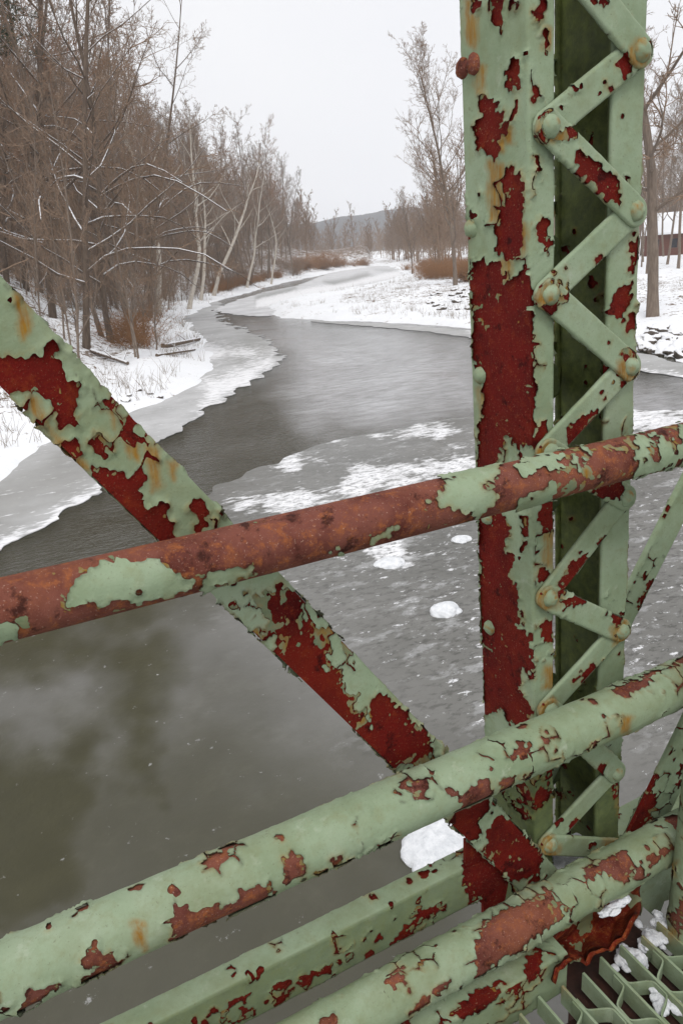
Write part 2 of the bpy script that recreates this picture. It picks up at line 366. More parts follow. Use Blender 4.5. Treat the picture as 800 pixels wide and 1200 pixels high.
def member(name, parent, prof, A, B, b, red=None, green=None, flaky=None, stains=None, grime=None, base='crimson', seed=1, h=HSTEP,
           chip=.25, cracks=.10, cell=.0085, curl=.0060, rad=None, grime_px=None, fine=None, taper=None, edgewear=0., label=None, extra=None, off=.0022, ends=True):
    """steel section swept from A to B (b = section x axis); bare metal with a curling coat of paint over it, in one mesh"""
    A, B = np.array(A, float), np.array(B, float); a = B - A; L = np.linalg.norm(a); a /= L
    b = np.array(b, float); b -= a * (b @ a); b /= np.linalg.norm(b); c = np.cross(a, b)
    mb = MB()
    pc = circle(rad, rad * .22)[0] if rad else np.asarray(prof, float)
    nv0 = 2 if not taper else 41
    vs = np.linspace(0, L, nv0); n = len(pc)
    def wid(v): return np.ones_like(v) if not taper else np.sqrt(np.clip(1 - (np.clip(taper - np.minimum(v, L - v), 0, taper) / taper) ** 2, .0004, 1))
    V = A + vs[None, :, None] * a + (pc[:, 0][:, None] * wid(vs)[None])[..., None] * b + pc[:, 1][:, None, None] * c
    Q = [(k * nv0 + j, k * nv0 + j + 1, ((k + 1) % n) * nv0 + j + 1, ((k + 1) % n) * nv0 + j) for k in range(n) for j in range(nv0 - 1)]
    mb.add(V.reshape(-1, 3), quads=[q[::-1] for q in Q], mat=0, smooth=bool(rad))
    if ends:
        import mathutils
        tri = mathutils.geometry.tessellate_polygon([[Vector((x, y, 0)) for x, y in pc]])
        for j, sgn in ((0, 1), (nv0 - 1, -1)):
            mb.add(V[:, j], tris=[t[::sgn] for t in tri], mat=0, smooth=False)
    segs = [(0, L, h)]
    if fine: segs = [(0, min(fine[0], L), .012), (min(fine[0], L), min(fine[1], L), h), (min(fine[1], L), L, .012)]
    for v0, v1, hh in segs:
        if v1 - v0 < .01: continue
        pts, nrm = circle(rad, hh) if rad else resample(prof, hh)
        du = np.linalg.norm(np.roll(pts, -1, 0) - pts, axis=1); u = np.concatenate([[0], np.cumsum(du)[:-1]])
        nv = max(2, int((v1 - v0) / hh)); v = np.linspace(v0, v1, nv)
        U, Vv = np.meshgrid(u, v, indexing='ij')
        wv = wid(v)
        P = A + v[None, :, None] * a + (pts[:, 0][:, None] * wv[None])[..., None] * b + pts[:, 1][:, None, None] * c
        NR = np.broadcast_to((nrm[:, 0][:, None] * b + nrm[:, 1][:, None] * c)[:, None], P.shape)
        edge = None
        if edgewear and not rad:
            pr = np.asarray(prof); dd = np.min(np.linalg.norm(pts[:, None] - pr[None], axis=-1), 1)
            edge = np.broadcast_to((dd / .012)[:, None] / edgewear, U.shape)
        F, fl, px = paint_field(P, NR, U, Vv, seed, red, green, flaky, edge, chip, cracks if hh < .01 else 0, cell if hh < .01 else .03, bool(rad))
        cn = np.clip(fbm(U * 24, Vv * 24, seed + 70, 3) * 1.4 + .55, .05, 1.5)
        lift = off + curl * np.exp(-np.clip(F, 0, 1) / .0042) * cn * (.35 + .65 * fl) + .0007 * fbm(U * 35, Vv * 35, seed + 71, 3)
        lift = np.maximum(lift, off * .6)
        st = np.zeros(U.shape); gr = np.zeros(U.shape)
        for p in stains or []: st = np.maximum(st, np.clip(.75 - sdpoly(px + 5 * np.stack([fbm(U * 60, Vv * 60, 3), fbm(U * 60, Vv * 60, 4)], -1), p) / 8, 0, 1))
        st = np.maximum(st, .55 * np.exp(-np.clip(F, 0, 1) / .0035) * (fbm(U * 18, Vv * 18, seed + 9, 3) > .1))
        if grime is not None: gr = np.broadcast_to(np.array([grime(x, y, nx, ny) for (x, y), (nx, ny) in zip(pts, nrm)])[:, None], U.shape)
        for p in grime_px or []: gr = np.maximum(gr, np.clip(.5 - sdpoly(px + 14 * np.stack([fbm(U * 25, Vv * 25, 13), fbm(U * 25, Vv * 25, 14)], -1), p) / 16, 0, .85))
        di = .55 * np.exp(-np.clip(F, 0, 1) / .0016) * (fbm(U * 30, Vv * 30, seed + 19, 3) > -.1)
        T = grid_tris(*U.shape, closed=True)
        Pf = (P + NR * lift[..., None]).reshape(-1, 3); Ff = F.ravel()
        flk = np.zeros(U.shape)
        for p in flaky or []: flk = np.maximum(flk, 1. * (sdpoly(px, p) < 0))
        if hh < .01:                                                    # remnants of an older coat clinging to the bare patches
            nz = fbm(U * 85, Vv * 85, seed + 201, 4)
            F2 = np.minimum(-F - .0006, (nz - .60 + .42 * np.exp(np.clip(F, -1, 0) / .005) + .45 * fbm(U * 8, Vv * 8, seed + 205, 3) + .35 * flk) * .006).ravel()
            ea, eb, t, tr, ed = clip_tris(T, F2)
            if len(tr):
                P2 = (P + NR * (.0007 + .0004 * nz)[..., None]).reshape(-1, 3); V2 = np.concatenate([P2, P2[ea] * (1 - t[:, None]) + P2[eb] * t[:, None]])
                us, tr2, _ = compact(V2, tr); s2 = fbm(V2[us][:, 0] * 70 + V2[us][:, 1] * 50, V2[us][:, 2] * 70, 7)
                mb.add(V2[us], tris=tr2, mat=1, grime=.25 + .3 * np.clip(s2 * 2, 0, 1), stain=np.clip(.55 - s2 * 1.5, 0, 1), dirt=.12)
        ea, eb, t, tr, ed = clip_tris(T, Ff)
        if not len(tr): continue
        ip = lambda X: np.concatenate([X, X[ea] * (1 - t.reshape((-1,) + (1,) * (X.ndim - 1))) + X[eb] * t.reshape((-1,) + (1,) * (X.ndim - 1))])
        VV = ip(Pf); NN = ip(np.array(NR).reshape(-1, 3)); SS = ip(st.ravel()); GG = ip(np.array(gr).ravel()); DD = ip(di.ravel())
        us, tr2, ed2 = compact(VV, tr, ed)
        VV, NN, SS, GG, DD = VV[us], NN[us], SS[us], GG[us], DD[us]
        mb.add(VV, tris=tr2, mat=1, stain=SS, grime=GG, dirt=DD)
        bu, inv = np.unique(ed2.ravel(), return_inverse=True); inv = inv.reshape(ed2.shape); k = len(bu)
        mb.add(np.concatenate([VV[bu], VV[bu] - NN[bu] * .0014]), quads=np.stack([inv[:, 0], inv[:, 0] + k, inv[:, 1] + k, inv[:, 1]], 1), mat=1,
               smooth=False, stain=np.concatenate([SS[bu]] * 2), grime=np.concatenate([GG[bu]] * 2), dirt=.85)  # rims coloured near black to draw the shadow beneath lifted flakes
    if extra: extra(mb)
    o = mb.build(name, [M[base], M['paint']], parent)
    if label: o['label'] = label
    return o
def Lprof(w_, d, t): return [(0, 0), (w_, 0), (w_, t), (t, t), (t, d), (0, d)]
# ================================================================== THE BRIDGE
bridge = bpy.data.objects.new("truss_bridge", None); COL.objects.link(bridge); bridge.location = (0, 0, 0)
bridge['label'] = "old truss bridge of riveted steel with peeling sage green paint over red rust"; bridge['category'] = "bridge"
def rel(x, y, z): return np.array([x, y, H + z])
def empty(name, parent):
    o = bpy.data.objects.new(name, None); COL.objects.link(o); o.parent = parent; return o
# ---- vertical post: two channels joined by zigzag lacing
post = empty("truss_post", bridge)
web_red = crop(500, 0, .375,
    [(135, 0), (170, 0), (165, 60), (150, 40)], [(205, 0), (245, 0), (250, 60), (235, 110), (215, 80), (200, 40)],
    [(270, 0), (300, 0), (300, 20), (275, 25)], [(270, 180), (290, 190), (300, 240), (290, 270), (245, 290), (245, 240)],
    [(160, 295), (235, 320), (240, 370), (232, 480), (205, 505), (160, 470), (148, 400), (170, 360)],
    [(255, 520), (300, 540), (312, 590), (300, 760), (260, 800), (222, 800), (220, 720), (245, 640), (240, 560)],
    [(345, 690), (365, 680), (385, 750), (375, 790), (345, 740)], [(325, 250), (345, 265), (350, 310), (330, 300)],
    [(140, 660), (160, 680), (150, 700)], [(115, 690), (130, 740), (115, 755)], [(335, 0), (365, 0), (360, 50), (335, 90)]
) + crop(500, 280, .375,
    [(145, 62), (180, 60), (185, 85), (235, 70), (250, 130), (325, 80), (331, 640), (290, 655), (250, 610), (225, 700), (160, 720), (166, 560), (185, 500), (145, 360)],
    [(220, 0), (300, 0), (290, 60), (250, 60), (225, 20)], [(345, 0), (388, 0), (375, 40), (345, 15)],
    [(335, 580), (370, 560), (380, 600), (355, 670), (330, 660)]
) + crop(500, 560, .375,
    [(165, 0), (240, 0), (230, 100), (260, 150), (245, 230), (290, 245), (255, 300), (290, 340), (285, 420), (300, 480), (330, 490), (330, 620), (300, 580), (290, 660), (330, 720), (320, 800), (250, 760), (240, 715), (170, 745)],
    [(300, 105), (318, 110), (318, 200), (300, 235)], [(350, 65), (400, 60), (395, 160), (350, 165)],
    [(340, 280), (365, 280), (385, 320), (340, 335)], [(350, 450), (395, 440), (395, 510), (350, 520)]
) + crop(540, 840, .2, [(430, 450), (470, 380), (525, 440), (490, 470), (440, 560), (425, 520)], [(0, 500), (90, 480), (100, 700), (20, 700)],
    [(140, 840), (240, 870), (230, 960), (150, 980)])
web_stain = crop(500, 0, .375, [(125, 0), (140, 0), (135, 40), (122, 40)], [(200, 505), (235, 520), (245, 640), (215, 690), (198, 600)], [(262, 560), (285, 575), (275, 620), (258, 610)], [(160, 210), (180, 210), (175, 300), (160, 290)], [(225, 380), (240, 380), (240, 470), (225, 470)], [(120, 40), (160, 50), (150, 150), (130, 140)], [(195, 500), (240, 520), (240, 700), (205, 690)],
    [(285, 720), (310, 700), (300, 790), (285, 800)], [(240, 400), (270, 400), (265, 450), (240, 440)], [(360, 90), (378, 90), (378, 150), (362, 150)]) \
    + crop(500, 280, .375, [(235, 70), (270, 60), (265, 140), (250, 130)], [(165, 470), (185, 480), (175, 550)], [(285, 0), (305, 0), (295, 60)]) \
    + crop(500, 560, .375, [(365, 170), (392, 170), (385, 280), (370, 270)], [(368, 590), (398, 590), (390, 660), (370, 650)])
def cprof(fl, d, t, s):
    if s > 0: return [(0, 0), (fl, 0), (fl, t), (t, t), (t, d - t), (fl, d - t), (fl, d), (0, d)]
    return [(0, 0), (0, d), (-.016, d), (-.016, d - t), (-t, d - t), (-t, t), (-fl, t), (-fl, 0)]
member("channel", post, cprof(.052, .172, .009, 1), rel(.963, 1.05, -1.62), rel(.881, 1.05, .95), (1, 0, 0), red=web_red, stains=web_stain,
       flaky=crop(540, 840, .2, [(150, 980), (400, 900), (400, 1150), (150, 1150)], [(250, 350), (430, 350), (430, 600), (250, 600)]) + crop(500, 0, .375, [(110, 0), (300, 0), (290, 40), (110, 40)]),
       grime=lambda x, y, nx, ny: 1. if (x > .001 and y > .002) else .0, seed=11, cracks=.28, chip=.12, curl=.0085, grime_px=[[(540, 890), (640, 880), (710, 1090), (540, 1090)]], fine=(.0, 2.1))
fl_red = crop(500, 280, .375, [(590, 140), (635, 135), (625, 210), (600, 262), (560, 230)], [(625, 240), (662, 235), (662, 290), (625, 285)], [(640, 0), (665, 0), (655, 70), (630, 110)]) \
    + crop(600, 880, .2, [(590, 190), (625, 175), (620, 240), (590, 240)]) + crop(500, 0, .375, [(640, 740), (665, 720), (662, 800), (620, 800)])
member("channel", post, cprof(.072, .20, .009, -1), rel(1.229, 1.05, -1.62), rel(1.134, 1.05, .95), (1, 0, 0), red=fl_red,
       flaky=crop(680, 780, .183, [(180, 560), (280, 520), (280, 950), (200, 950)]),
       stains=crop(680, 780, .183, [(230, 840), (255, 830), (250, 930), (235, 930)]),
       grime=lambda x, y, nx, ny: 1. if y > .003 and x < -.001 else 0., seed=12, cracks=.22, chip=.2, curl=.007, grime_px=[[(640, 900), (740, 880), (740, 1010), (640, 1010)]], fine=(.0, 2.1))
lace_red = crop(500, 0, .375, [(585, 185), (630, 155), (635, 235), (600, 260)], [(665, 130), (695, 125), (695, 170), (670, 180)],
    [(478, 470), (600, 560), (595, 655), (445, 515)], [(505, 0), (560, 0), (545, 20), (515, 15)], [(545, 260), (590, 265), (580, 285), (560, 280)]) \
    + crop(500, 280, .375, [(525, 60), (550, 45), (550, 80), (525, 95)], [(430, 590), (510, 530), (540, 550), (470, 640), (440, 645)]) \
    + crop(500, 560, .375, [(480, 220), (505, 250), (420, 370), (400, 375), (425, 290)], [(425, 365), (495, 360), (495, 400), (420, 410)],
           [(545, 425), (590, 400), (580, 410), (545, 430)], [(500, 50), (610, 0), (610, 70), (590, 75)], [(480, 605), (520, 575), (520, 610), (585, 560), (500, 650), (485, 655)]) \
    + crop(600, 880, .2, [(440, 185), (480, 110), (535, 80), (520, 130), (440, 200)], [(230, 430), (260, 345), (390, 260), (330, 330), (250, 440)], [(320, 390), (400, 390), (430, 430), (400, 490), (350, 500), (320, 440)])
def Lx(z): return .911 - .032 * z + .030
def Rx(z): return 1.169 - .037 * z - .026
nodes = [('L', .72), ('R', .575), ('L', .43), ('R', .288), ('L', .172), ('R', .036), ('L', -.092), ('R', -.243), ('L', -.378), ('R', -.512), ('L', -.682), ('R', -.822), ('L', -.95), ('R', -1.205), ('L', -1.318), ('R', -1.435)]
LW = .050
def _ring(k):
    s_, z_ = nodes[k]; c = proj(rel(Lx(z_) if s_ == 'L' else Rx(z_), 1.04, z_)); rr = random.Random(k + 5)
    return [(c[0] + rr.uniform(8, 15) * math.cos(t), c[1] + 3 + rr.uniform(9, 20) * math.sin(t)) for t in np.linspace(0, 6.0, 9)]
rings = [_ring(k) for k in range(len(nodes)) if k % 4 != 1]
for k in range(len(nodes) - 1):
    (s0, z0), (s1, z1) = nodes[k], nodes[k + 1]
    yy = 1.042 if (s0 == 'R') else 1.0355
    A = rel(Lx(z0) if s0 == 'L' else Rx(z0), yy, z0); B = rel(Lx(z1) if s1 == 'L' else Rx(z1), yy, z1)
    d = (B - A) / np.linalg.norm(B - A); A = A - d * .026; B = B + d * .026
    member("lacing_bar", post, [(-LW / 2, -.003), (LW / 2, -.003), (LW / 2, .003), (-LW / 2, .003)], A, B, (0, 0, 1), red=lace_red, stains=rings,
           seed=30 + k, chip=.2, cracks=.0, flaky=crop(500, 0, .375, [(310, 340), (470, 320), (470, 440), (330, 450)]) + crop(500, 280, .375, [(325, 150), (440, 110), (440, 220), (350, 240)], [(590, 340), (690, 340), (690, 470), (600, 470)]) + crop(640, 560, .2, [(360, 760), (560, 740), (560, 960), (400, 960)]), taper=.026, h=.0025, curl=.004, edgewear=0)
for k in range(9):                                                        # lacing on the river side of the post
    z0, z1 = .62 - .26 * k, .62 - .26 * k - .13
    for za, zb, f in ((z0, z1, 1), (z1, z1 - .13, 0)):
        A = rel(Lx(za) if f else Rx(za), 1.232 + .007 * f, za); B = rel(Rx(zb) if f else Lx(zb), 1.232 + .007 * f, zb)
        member("lacing_bar", post, [(-LW / 2, -.003), (LW / 2, -.003), (LW / 2, .003), (-LW / 2, .003)], A, B, (0, 0, 1), seed=60 + k, taper=.02, h=.005,
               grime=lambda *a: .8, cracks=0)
def rivet(P, nrm, r=.0145, rusty=False, seed=0, parent=post):
    mb = MB(); n = Vector(nrm).normalized(); q = n.to_track_quat('Z', 'Y').to_matrix()
    th = np.linspace(0, math.pi / 2, 7)[::-1]; m = 16; ph = np.arange(m) * 2 * math.pi / m
    V = np.array([(math.cos(t) * math.cos(p) * r, math.cos(t) * math.sin(p) * r, math.sin(t) * r * .72) for t in th[::-1] for p in ph])
    V *= (1 + .10 * np.array([vnoise(np.array([v[0] * 160.]), np.array([v[1] * 160. + v[2] * 90]), seed)[0] for v in V]))[:, None]
    V = V @ np.array(q).T + np.array(P)
    i = np.arange(6)[:, None] * m; k = np.arange(m)[None]; k2 = (k + 1) % m
    st = np.clip(fbm(V[:, 0] * 90, V[:, 2] * 90, seed) * 2, 0, 1)
    mb.add(V, quads=np.stack([i + k, i + k2, i + m + k2, i + m + k], -1).reshape(-1, 4), mat=0 if rusty else 1, stain=st)
    return mb.build("rivet", [M['rust'], M['paint']], parent)
for k, (s, z) in enumerate(nodes):
    x = Lx(z) if s == 'L' else Rx(z)
    rivet(rel(x, 1.0325, z), (0, -1, 0), .0185, rusty=(k == 3 and False), seed=k)
    rivet(rel(x, 1.243, z + .02), (0, 1, 0), .014, seed=k + 40)
for x, y, rs in ((556, 75, 1), (553, 268, 0), (563, 440, 0), (571, 606, 0), (574, 735, 0), (572, 985, 0)):
    zz = onY(x, y, 1.2)[2] - H; Xw = .911 - .032 * zz
    P = onX(x, y, Xw); P[0] -= .001
    rivet(P, (-1, 0, 0), .017, rusty=bool(rs), seed=x)
    if rs: P2 = P + np.array([0, .032, 0]); rivet(P2, (-1, 0, 0), .017, rusty=bool(rs), seed=y)
# ---- diagonals
def poly5(*p): return crop(0, 300, .375, *p)
dg_red = poly5([(-60, 300), (0, 310), (100, 320), (130, 290), (155, 245), (195, 275), (175, 310), (200, 360), (250, 420), (235, 470), (240, 530), (165, 530), (190, 460), (130, 435), (15, 410), (-60, 400)],
    [(320, 435), (360, 445), (355, 480), (320, 475)], [(385, 500), (440, 545), (450, 590), (390, 580)], [(280, 555), (320, 545), (340, 590), (320, 640), (285, 590)],
    [(200, 580), (240, 570), (260, 600), (240, 640), (200, 620)],
    [(290, 660), (350, 665), (400, 695), (415, 670), (450, 660), (460, 690), (440, 740), (450, 800), (520, 760), (540, 860), (560, 890), (560, 960), (490, 905), (360, 790), (300, 710)],
    [(600, 765), (635, 745), (655, 780), (640, 820), (650, 850), (620, 870), (605, 845), (625, 815), (590, 790)], [(40, 105), (62, 120), (58, 150), (35, 125)], [(80, 180), (95, 185), (92, 215), (80, 210)]) \
  + crop(250, 600, .4375, [(135, 215), (185, 190), (235, 215), (240, 260), (280, 310), (300, 420), (330, 400), (350, 460), (385, 500), (370, 530), (420, 570), (420, 490), (460, 480), (545, 560), (585, 600), (580, 660), (545, 690), (490, 655), (480, 690), (380, 600), (220, 450), (150, 380), (170, 350), (150, 300)]) \
  + crop(500, 820, .375, [(230, 350), (270, 350), (340, 440), (360, 490), (345, 540), (260, 565), (175, 480), (190, 390)], [(150, 255), (195, 255), (190, 330), (165, 370), (160, 430), (125, 440), (60, 370), (95, 325)])
dg_st = poly5([(45, 115), (70, 125), (98, 230), (72, 260), (55, 180)], [(85, 440), (115, 440), (150, 520), (120, 525)], [(400, 590), (430, 585), (430, 640), (405, 625)], [(455, 590), (490, 600), (505, 720), (480, 730)],
    [(525, 640), (545, 650), (540, 695)], [(345, 480), (360, 475), (358, 535)], [(150, 530), (260, 640), (280, 700), (230, 660)])
dirD = np.array([-.555, 0, .832]); nrD = np.array([.832, 0, .555])
Y0 = 1.030
o0 = np.array([0, Y0, H]) + nrD * 0
lo_, hi_ = -.0325 * Y0, .0574 * Y0
member("diagonal_brace", bridge, [(lo_, 0), (hi_, 0), (hi_, .055), (hi_ - .009, .055), (hi_ - .009, .010), (lo_, .010)], o0 - dirD * 1.76, o0 + dirD * .9, nrD,
       red=dg_red, stains=dg_st, flaky=crop(250, 600, .4375, [(20, 230), (130, 190), (170, 330), (90, 350)], [(260, 300), (360, 330), (420, 560), (370, 590)], [(480, 650), (640, 640), (580, 700), (490, 720)]) + crop(500, 820, .375, [(180, 440), (300, 430), (300, 540), (180, 510)]),
       seed=21, chip=.1, curl=.008, fine=(0, 2.0))
rd1 = crop(640, 560, .2, [(540, 690), (590, 600), (680, 590), (770, 480), (570, 930), (535, 780)], [(750, 420), (770, 350), (800, 320), (790, 440)], [(560, 550), (590, 560), (580, 590), (560, 585)])
nm = np.array([.832, 0, -.555]); dr = np.array([.555, 0, .832])
member("diagonal_brace", bridge, [(-.034, -.006), (.040, -.006), (.040, .006), (-.034, .006)], rel(1.04, 1.215, -1.43), rel(1.04, 1.215, -1.43) + dr * 2.2, nm, red=rd1, seed=22, chip=.2, fine=(.2, 1.3))
rd2 = crop(680, 780, .183, [(265, 700), (330, 660), (440, 660), (450, 780), (490, 830), (480, 880), (430, 950), (430, 1000), (340, 1090), (215, 1140), (190, 1080), (300, 1010), (360, 920), (390, 830), (320, 830), (300, 890), (262, 900)],
           [(570, 330), (610, 240), (655, 240), (655, 260)], [(610, 690), (655, 610), (655, 680)])
pA, pB = rel(1.255, 1.03, -1.50), rel(1.43, 1.03, -1.215)
member("diagonal_brace", bridge, [(-.062, 0), (.062, 0), (.062, .010), (-.062, .010)], pA, pA + (pB - pA) / np.linalg.norm(pB - pA) * 1.5, nm, red=rd2, seed=23, chip=.2, fine=(0, .7),
       flaky=crop(680, 780, .183, [(420, 640), (500, 700), (480, 980), (400, 1000)]))
# ---- three pipe rails
rA_green = [[(75, 705), (90, 680), (120, 662), (150, 655), (190, 660), (225, 680), (220, 690), (165, 705), (100, 707)], [(230, 690), (245, 670), (300, 660), (295, 672), (245, 695)],
    [(-30, 722), (25, 728), (25, 745), (-30, 760)], [(430, 635), (470, 607), (455, 630)], [(385, 645), (400, 640), (400, 650)], [(500, 588), (520, 572), (512, 556), (545, 548), (585, 545), (582, 556), (565, 572), (585, 580), (560, 606), (545, 602)],
    [(605, 585), (640, 575), (655, 592), (640, 606), (600, 612)], [(625, 535), (680, 522), (700, 540), (670, 553), (645, 552), (625, 548)], [(744, 512), (830, 490), (830, 545), (770, 548), (740, 560)], [(595, 548), (625, 535), (630, 550), (610, 560)], [(640, 560), (655, 570), (640, 580)]]
member("pipe_rail", bridge, None, rel(-2.2, .95, -.391), rel(4.2, .95, -.391), (0, 1, 0), green=rA_green, base='rust', cracks=.2, seed=3, rad=.0405, chip=-1, fine=(2.0, 3.65), curl=.0045,
       flaky=[[(650, 520), (800, 495), (800, 560), (650, 600)], [(240, 690), (320, 660), (320, 690), (250, 720)]])
def p7(*p): return crop(0, 900, .625, *p)
rB_red = p7([(155, 350), (180, 328), (200, 345), (215, 340), (195, 365), (160, 385)], [(50, 410), (110, 395), (105, 415), (20, 470), (45, 430)],
    [(325, 265), (345, 260), (365, 275), (440, 245), (450, 230), (505, 215), (515, 235), (430, 285), (325, 325)], [(525, 180), (545, 150), (575, 180), (570, 205), (530, 220)],
    [(620, 165), (640, 160), (635, 180), (615, 178)], [(735, 40), (800, 25), (795, 60), (770, 45)], [(380, 178), (435, 158), (430, 172), (395, 188)], [(515, 125), (535, 120), (530, 135)], [(150, 380), (215, 350), (225, 362), (150, 400)],
    [(690, 150), (720, 140), (700, 160)]) \
  + crop(500, 820, .375, [(258, 165), (315, 140), (315, 175), (275, 185)], [(355, 125), (375, 118), (385, 140), (365, 140)], [(150, 255), (195, 255), (190, 330), (165, 370), (160, 430), (125, 440), (70, 370), (105, 325), (60, 280), (95, 285), (110, 300)], [(185, 215), (197, 218), (190, 235)], [(285, 230), (310, 228), (300, 245)]) \
  + crop(500, 560, .375, [(575, 672), (745, 590), (700, 632), (690, 655), (610, 687)], [(770, 580), (830, 550), (830, 580), (770, 592)])
member("pipe_rail", bridge, None, rel(-2.2, .95, -.943), rel(4.2, .95, -.943), (0, 1, 0), red=rB_red, base='rust', cracks=.07, seed=4, rad=.0475, chip=.2, fine=(1.9, 3.7), curl=.006,
       stains=crop(500, 820, .375, [(610, 60), (630, 55), (620, 110), (605, 90)]) + p7([(250, 290), (270, 290), (275, 335), (260, 330)]),
       flaky=crop(0, 900, .625, [(560, 200), (740, 140), (760, 165), (560, 230)]) + crop(540, 840, .2, [(150, 350), (450, 330), (430, 400), (200, 450)]))
rC_red = crop(500, 820, .375, [(185, 700), (370, 600), (440, 660), (410, 690), (150, 870), (150, 760)], [(490, 535), (620, 470), (650, 530), (600, 575), (555, 545), (490, 565)], [(680, 490), (755, 460), (740, 480), (700, 520)]) \
  + crop(360, 1000, .4, [(295, 465), (380, 385), (420, 365), (400, 390), (340, 440), (300, 475)], [(235, 370), (270, 350), (310, 410), (265, 385), (245, 420)], [(320, 320), (350, 310), (345, 330)], [(35, 490), (90, 465), (80, 520), (20, 520)]) \
  + [[(780, 960), (830, 950), (830, 975), (790, 972)]]
member("pipe_rail", bridge, None, rel(-2.2, .95, -1.383), rel(4.2, .95, -1.383), (0, 1, 0), red=rC_red, base='rust', cracks=.07, seed=5, rad=.0475, chip=.15, fine=(2.2, 3.8), curl=.0065,
       flaky=crop(640, 980, .2, [(450, 180), (620, 100), (600, 230), (460, 260)]))
# ---- angles of the lower chord and the deck edge
dz0 = onY(360, 1114, 1.045)[2]; dz1 = onY(540, 1018, 1.045)[2]
dR = crop(360, 1000, .4, [(225, 275), (330, 160), (400, 140), (395, 165), (330, 190), (290, 245), (235, 280)], [(80, 310), (130, 285), (130, 310), (85, 320)], [(445, 30), (500, 0), (540, 0), (520, 130), (465, 125)]) 
member("lower_chord", bridge, [(0, -.105), (.009, -.105), (.009, -.009), (.05, -.009), (.05, 0), (0, 0)], np.array([-2.2, 1.045, (dz0 + dz1) / 2]), np.array([.80, 1.045, (dz0 + dz1) / 2]), (0, 1, 0),
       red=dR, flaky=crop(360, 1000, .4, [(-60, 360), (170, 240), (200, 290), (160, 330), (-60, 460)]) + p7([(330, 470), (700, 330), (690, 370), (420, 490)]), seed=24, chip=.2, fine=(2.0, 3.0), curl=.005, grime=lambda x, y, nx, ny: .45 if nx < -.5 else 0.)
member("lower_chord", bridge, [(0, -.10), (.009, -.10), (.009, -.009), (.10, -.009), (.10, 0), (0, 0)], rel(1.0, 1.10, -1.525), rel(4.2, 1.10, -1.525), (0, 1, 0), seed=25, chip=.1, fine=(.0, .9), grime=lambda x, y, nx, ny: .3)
ez0 = onY(560, 1146, .955)[2]
eR = crop(360, 1000, .4, [(420, 470), (500, 400), (550, 385), (555, 420), (480, 470), (430, 480)], [(635, 310), (690, 285), (680, 350), (640, 385)])
member("edge_angle", bridge, [(0, 0), (0, -.11), (.009, -.11), (.009, -.009), (.055, -.009), (.055, 0)], np.array([-2.2, .905, ez0]), np.array([onY(655, 1090, .93)[0], .905, ez0]), (0, 1, 0),
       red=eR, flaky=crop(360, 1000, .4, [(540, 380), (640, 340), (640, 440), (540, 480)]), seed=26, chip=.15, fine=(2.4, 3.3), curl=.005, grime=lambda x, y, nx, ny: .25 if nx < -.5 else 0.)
# ---- gusset plates at the lower joint
def plate(name, pts_px, Y, th, m, seed, parent=bridge, bulge=0., label=None):
    P = np.array([onY(x, y, Y) for x, y in pts_px]); x0, z0 = P[:, 0].mean(), P[:, 2].mean()
    prof = [(p[0] - x0, p[2] - z0) for p in P]
    ar = sum(prof[k - 1][0] * prof[k][1] - prof[k][0] * prof[k - 1][1] for k in range(len(prof)))
    n = len(P); mb = MB(); V = np.concatenate([P, P + [0, th, 0]])
    import mathutils
    tri = [t if True else t for t in mathutils.geometry.tessellate_polygon([[Vector((a, b_, 0)) for a, b_ in prof]])]
    mb.add(V, tris=[t for t in tri] + [tuple(i + n for i in t[::-1]) for t in tri], quads=[(k, (k + 1) % n, (k + 1) % n + n, k + n) for k in range(n)], mat=0, smooth=False)
    return mb.build(name, m, parent, label=label)
plate("gusset_plate", [(545, 985), (575, 975), (600, 1010), (585, 1088), (566, 1088), (566, 1060), (545, 1045)], 1.048, .008, M['crimson'], 1)
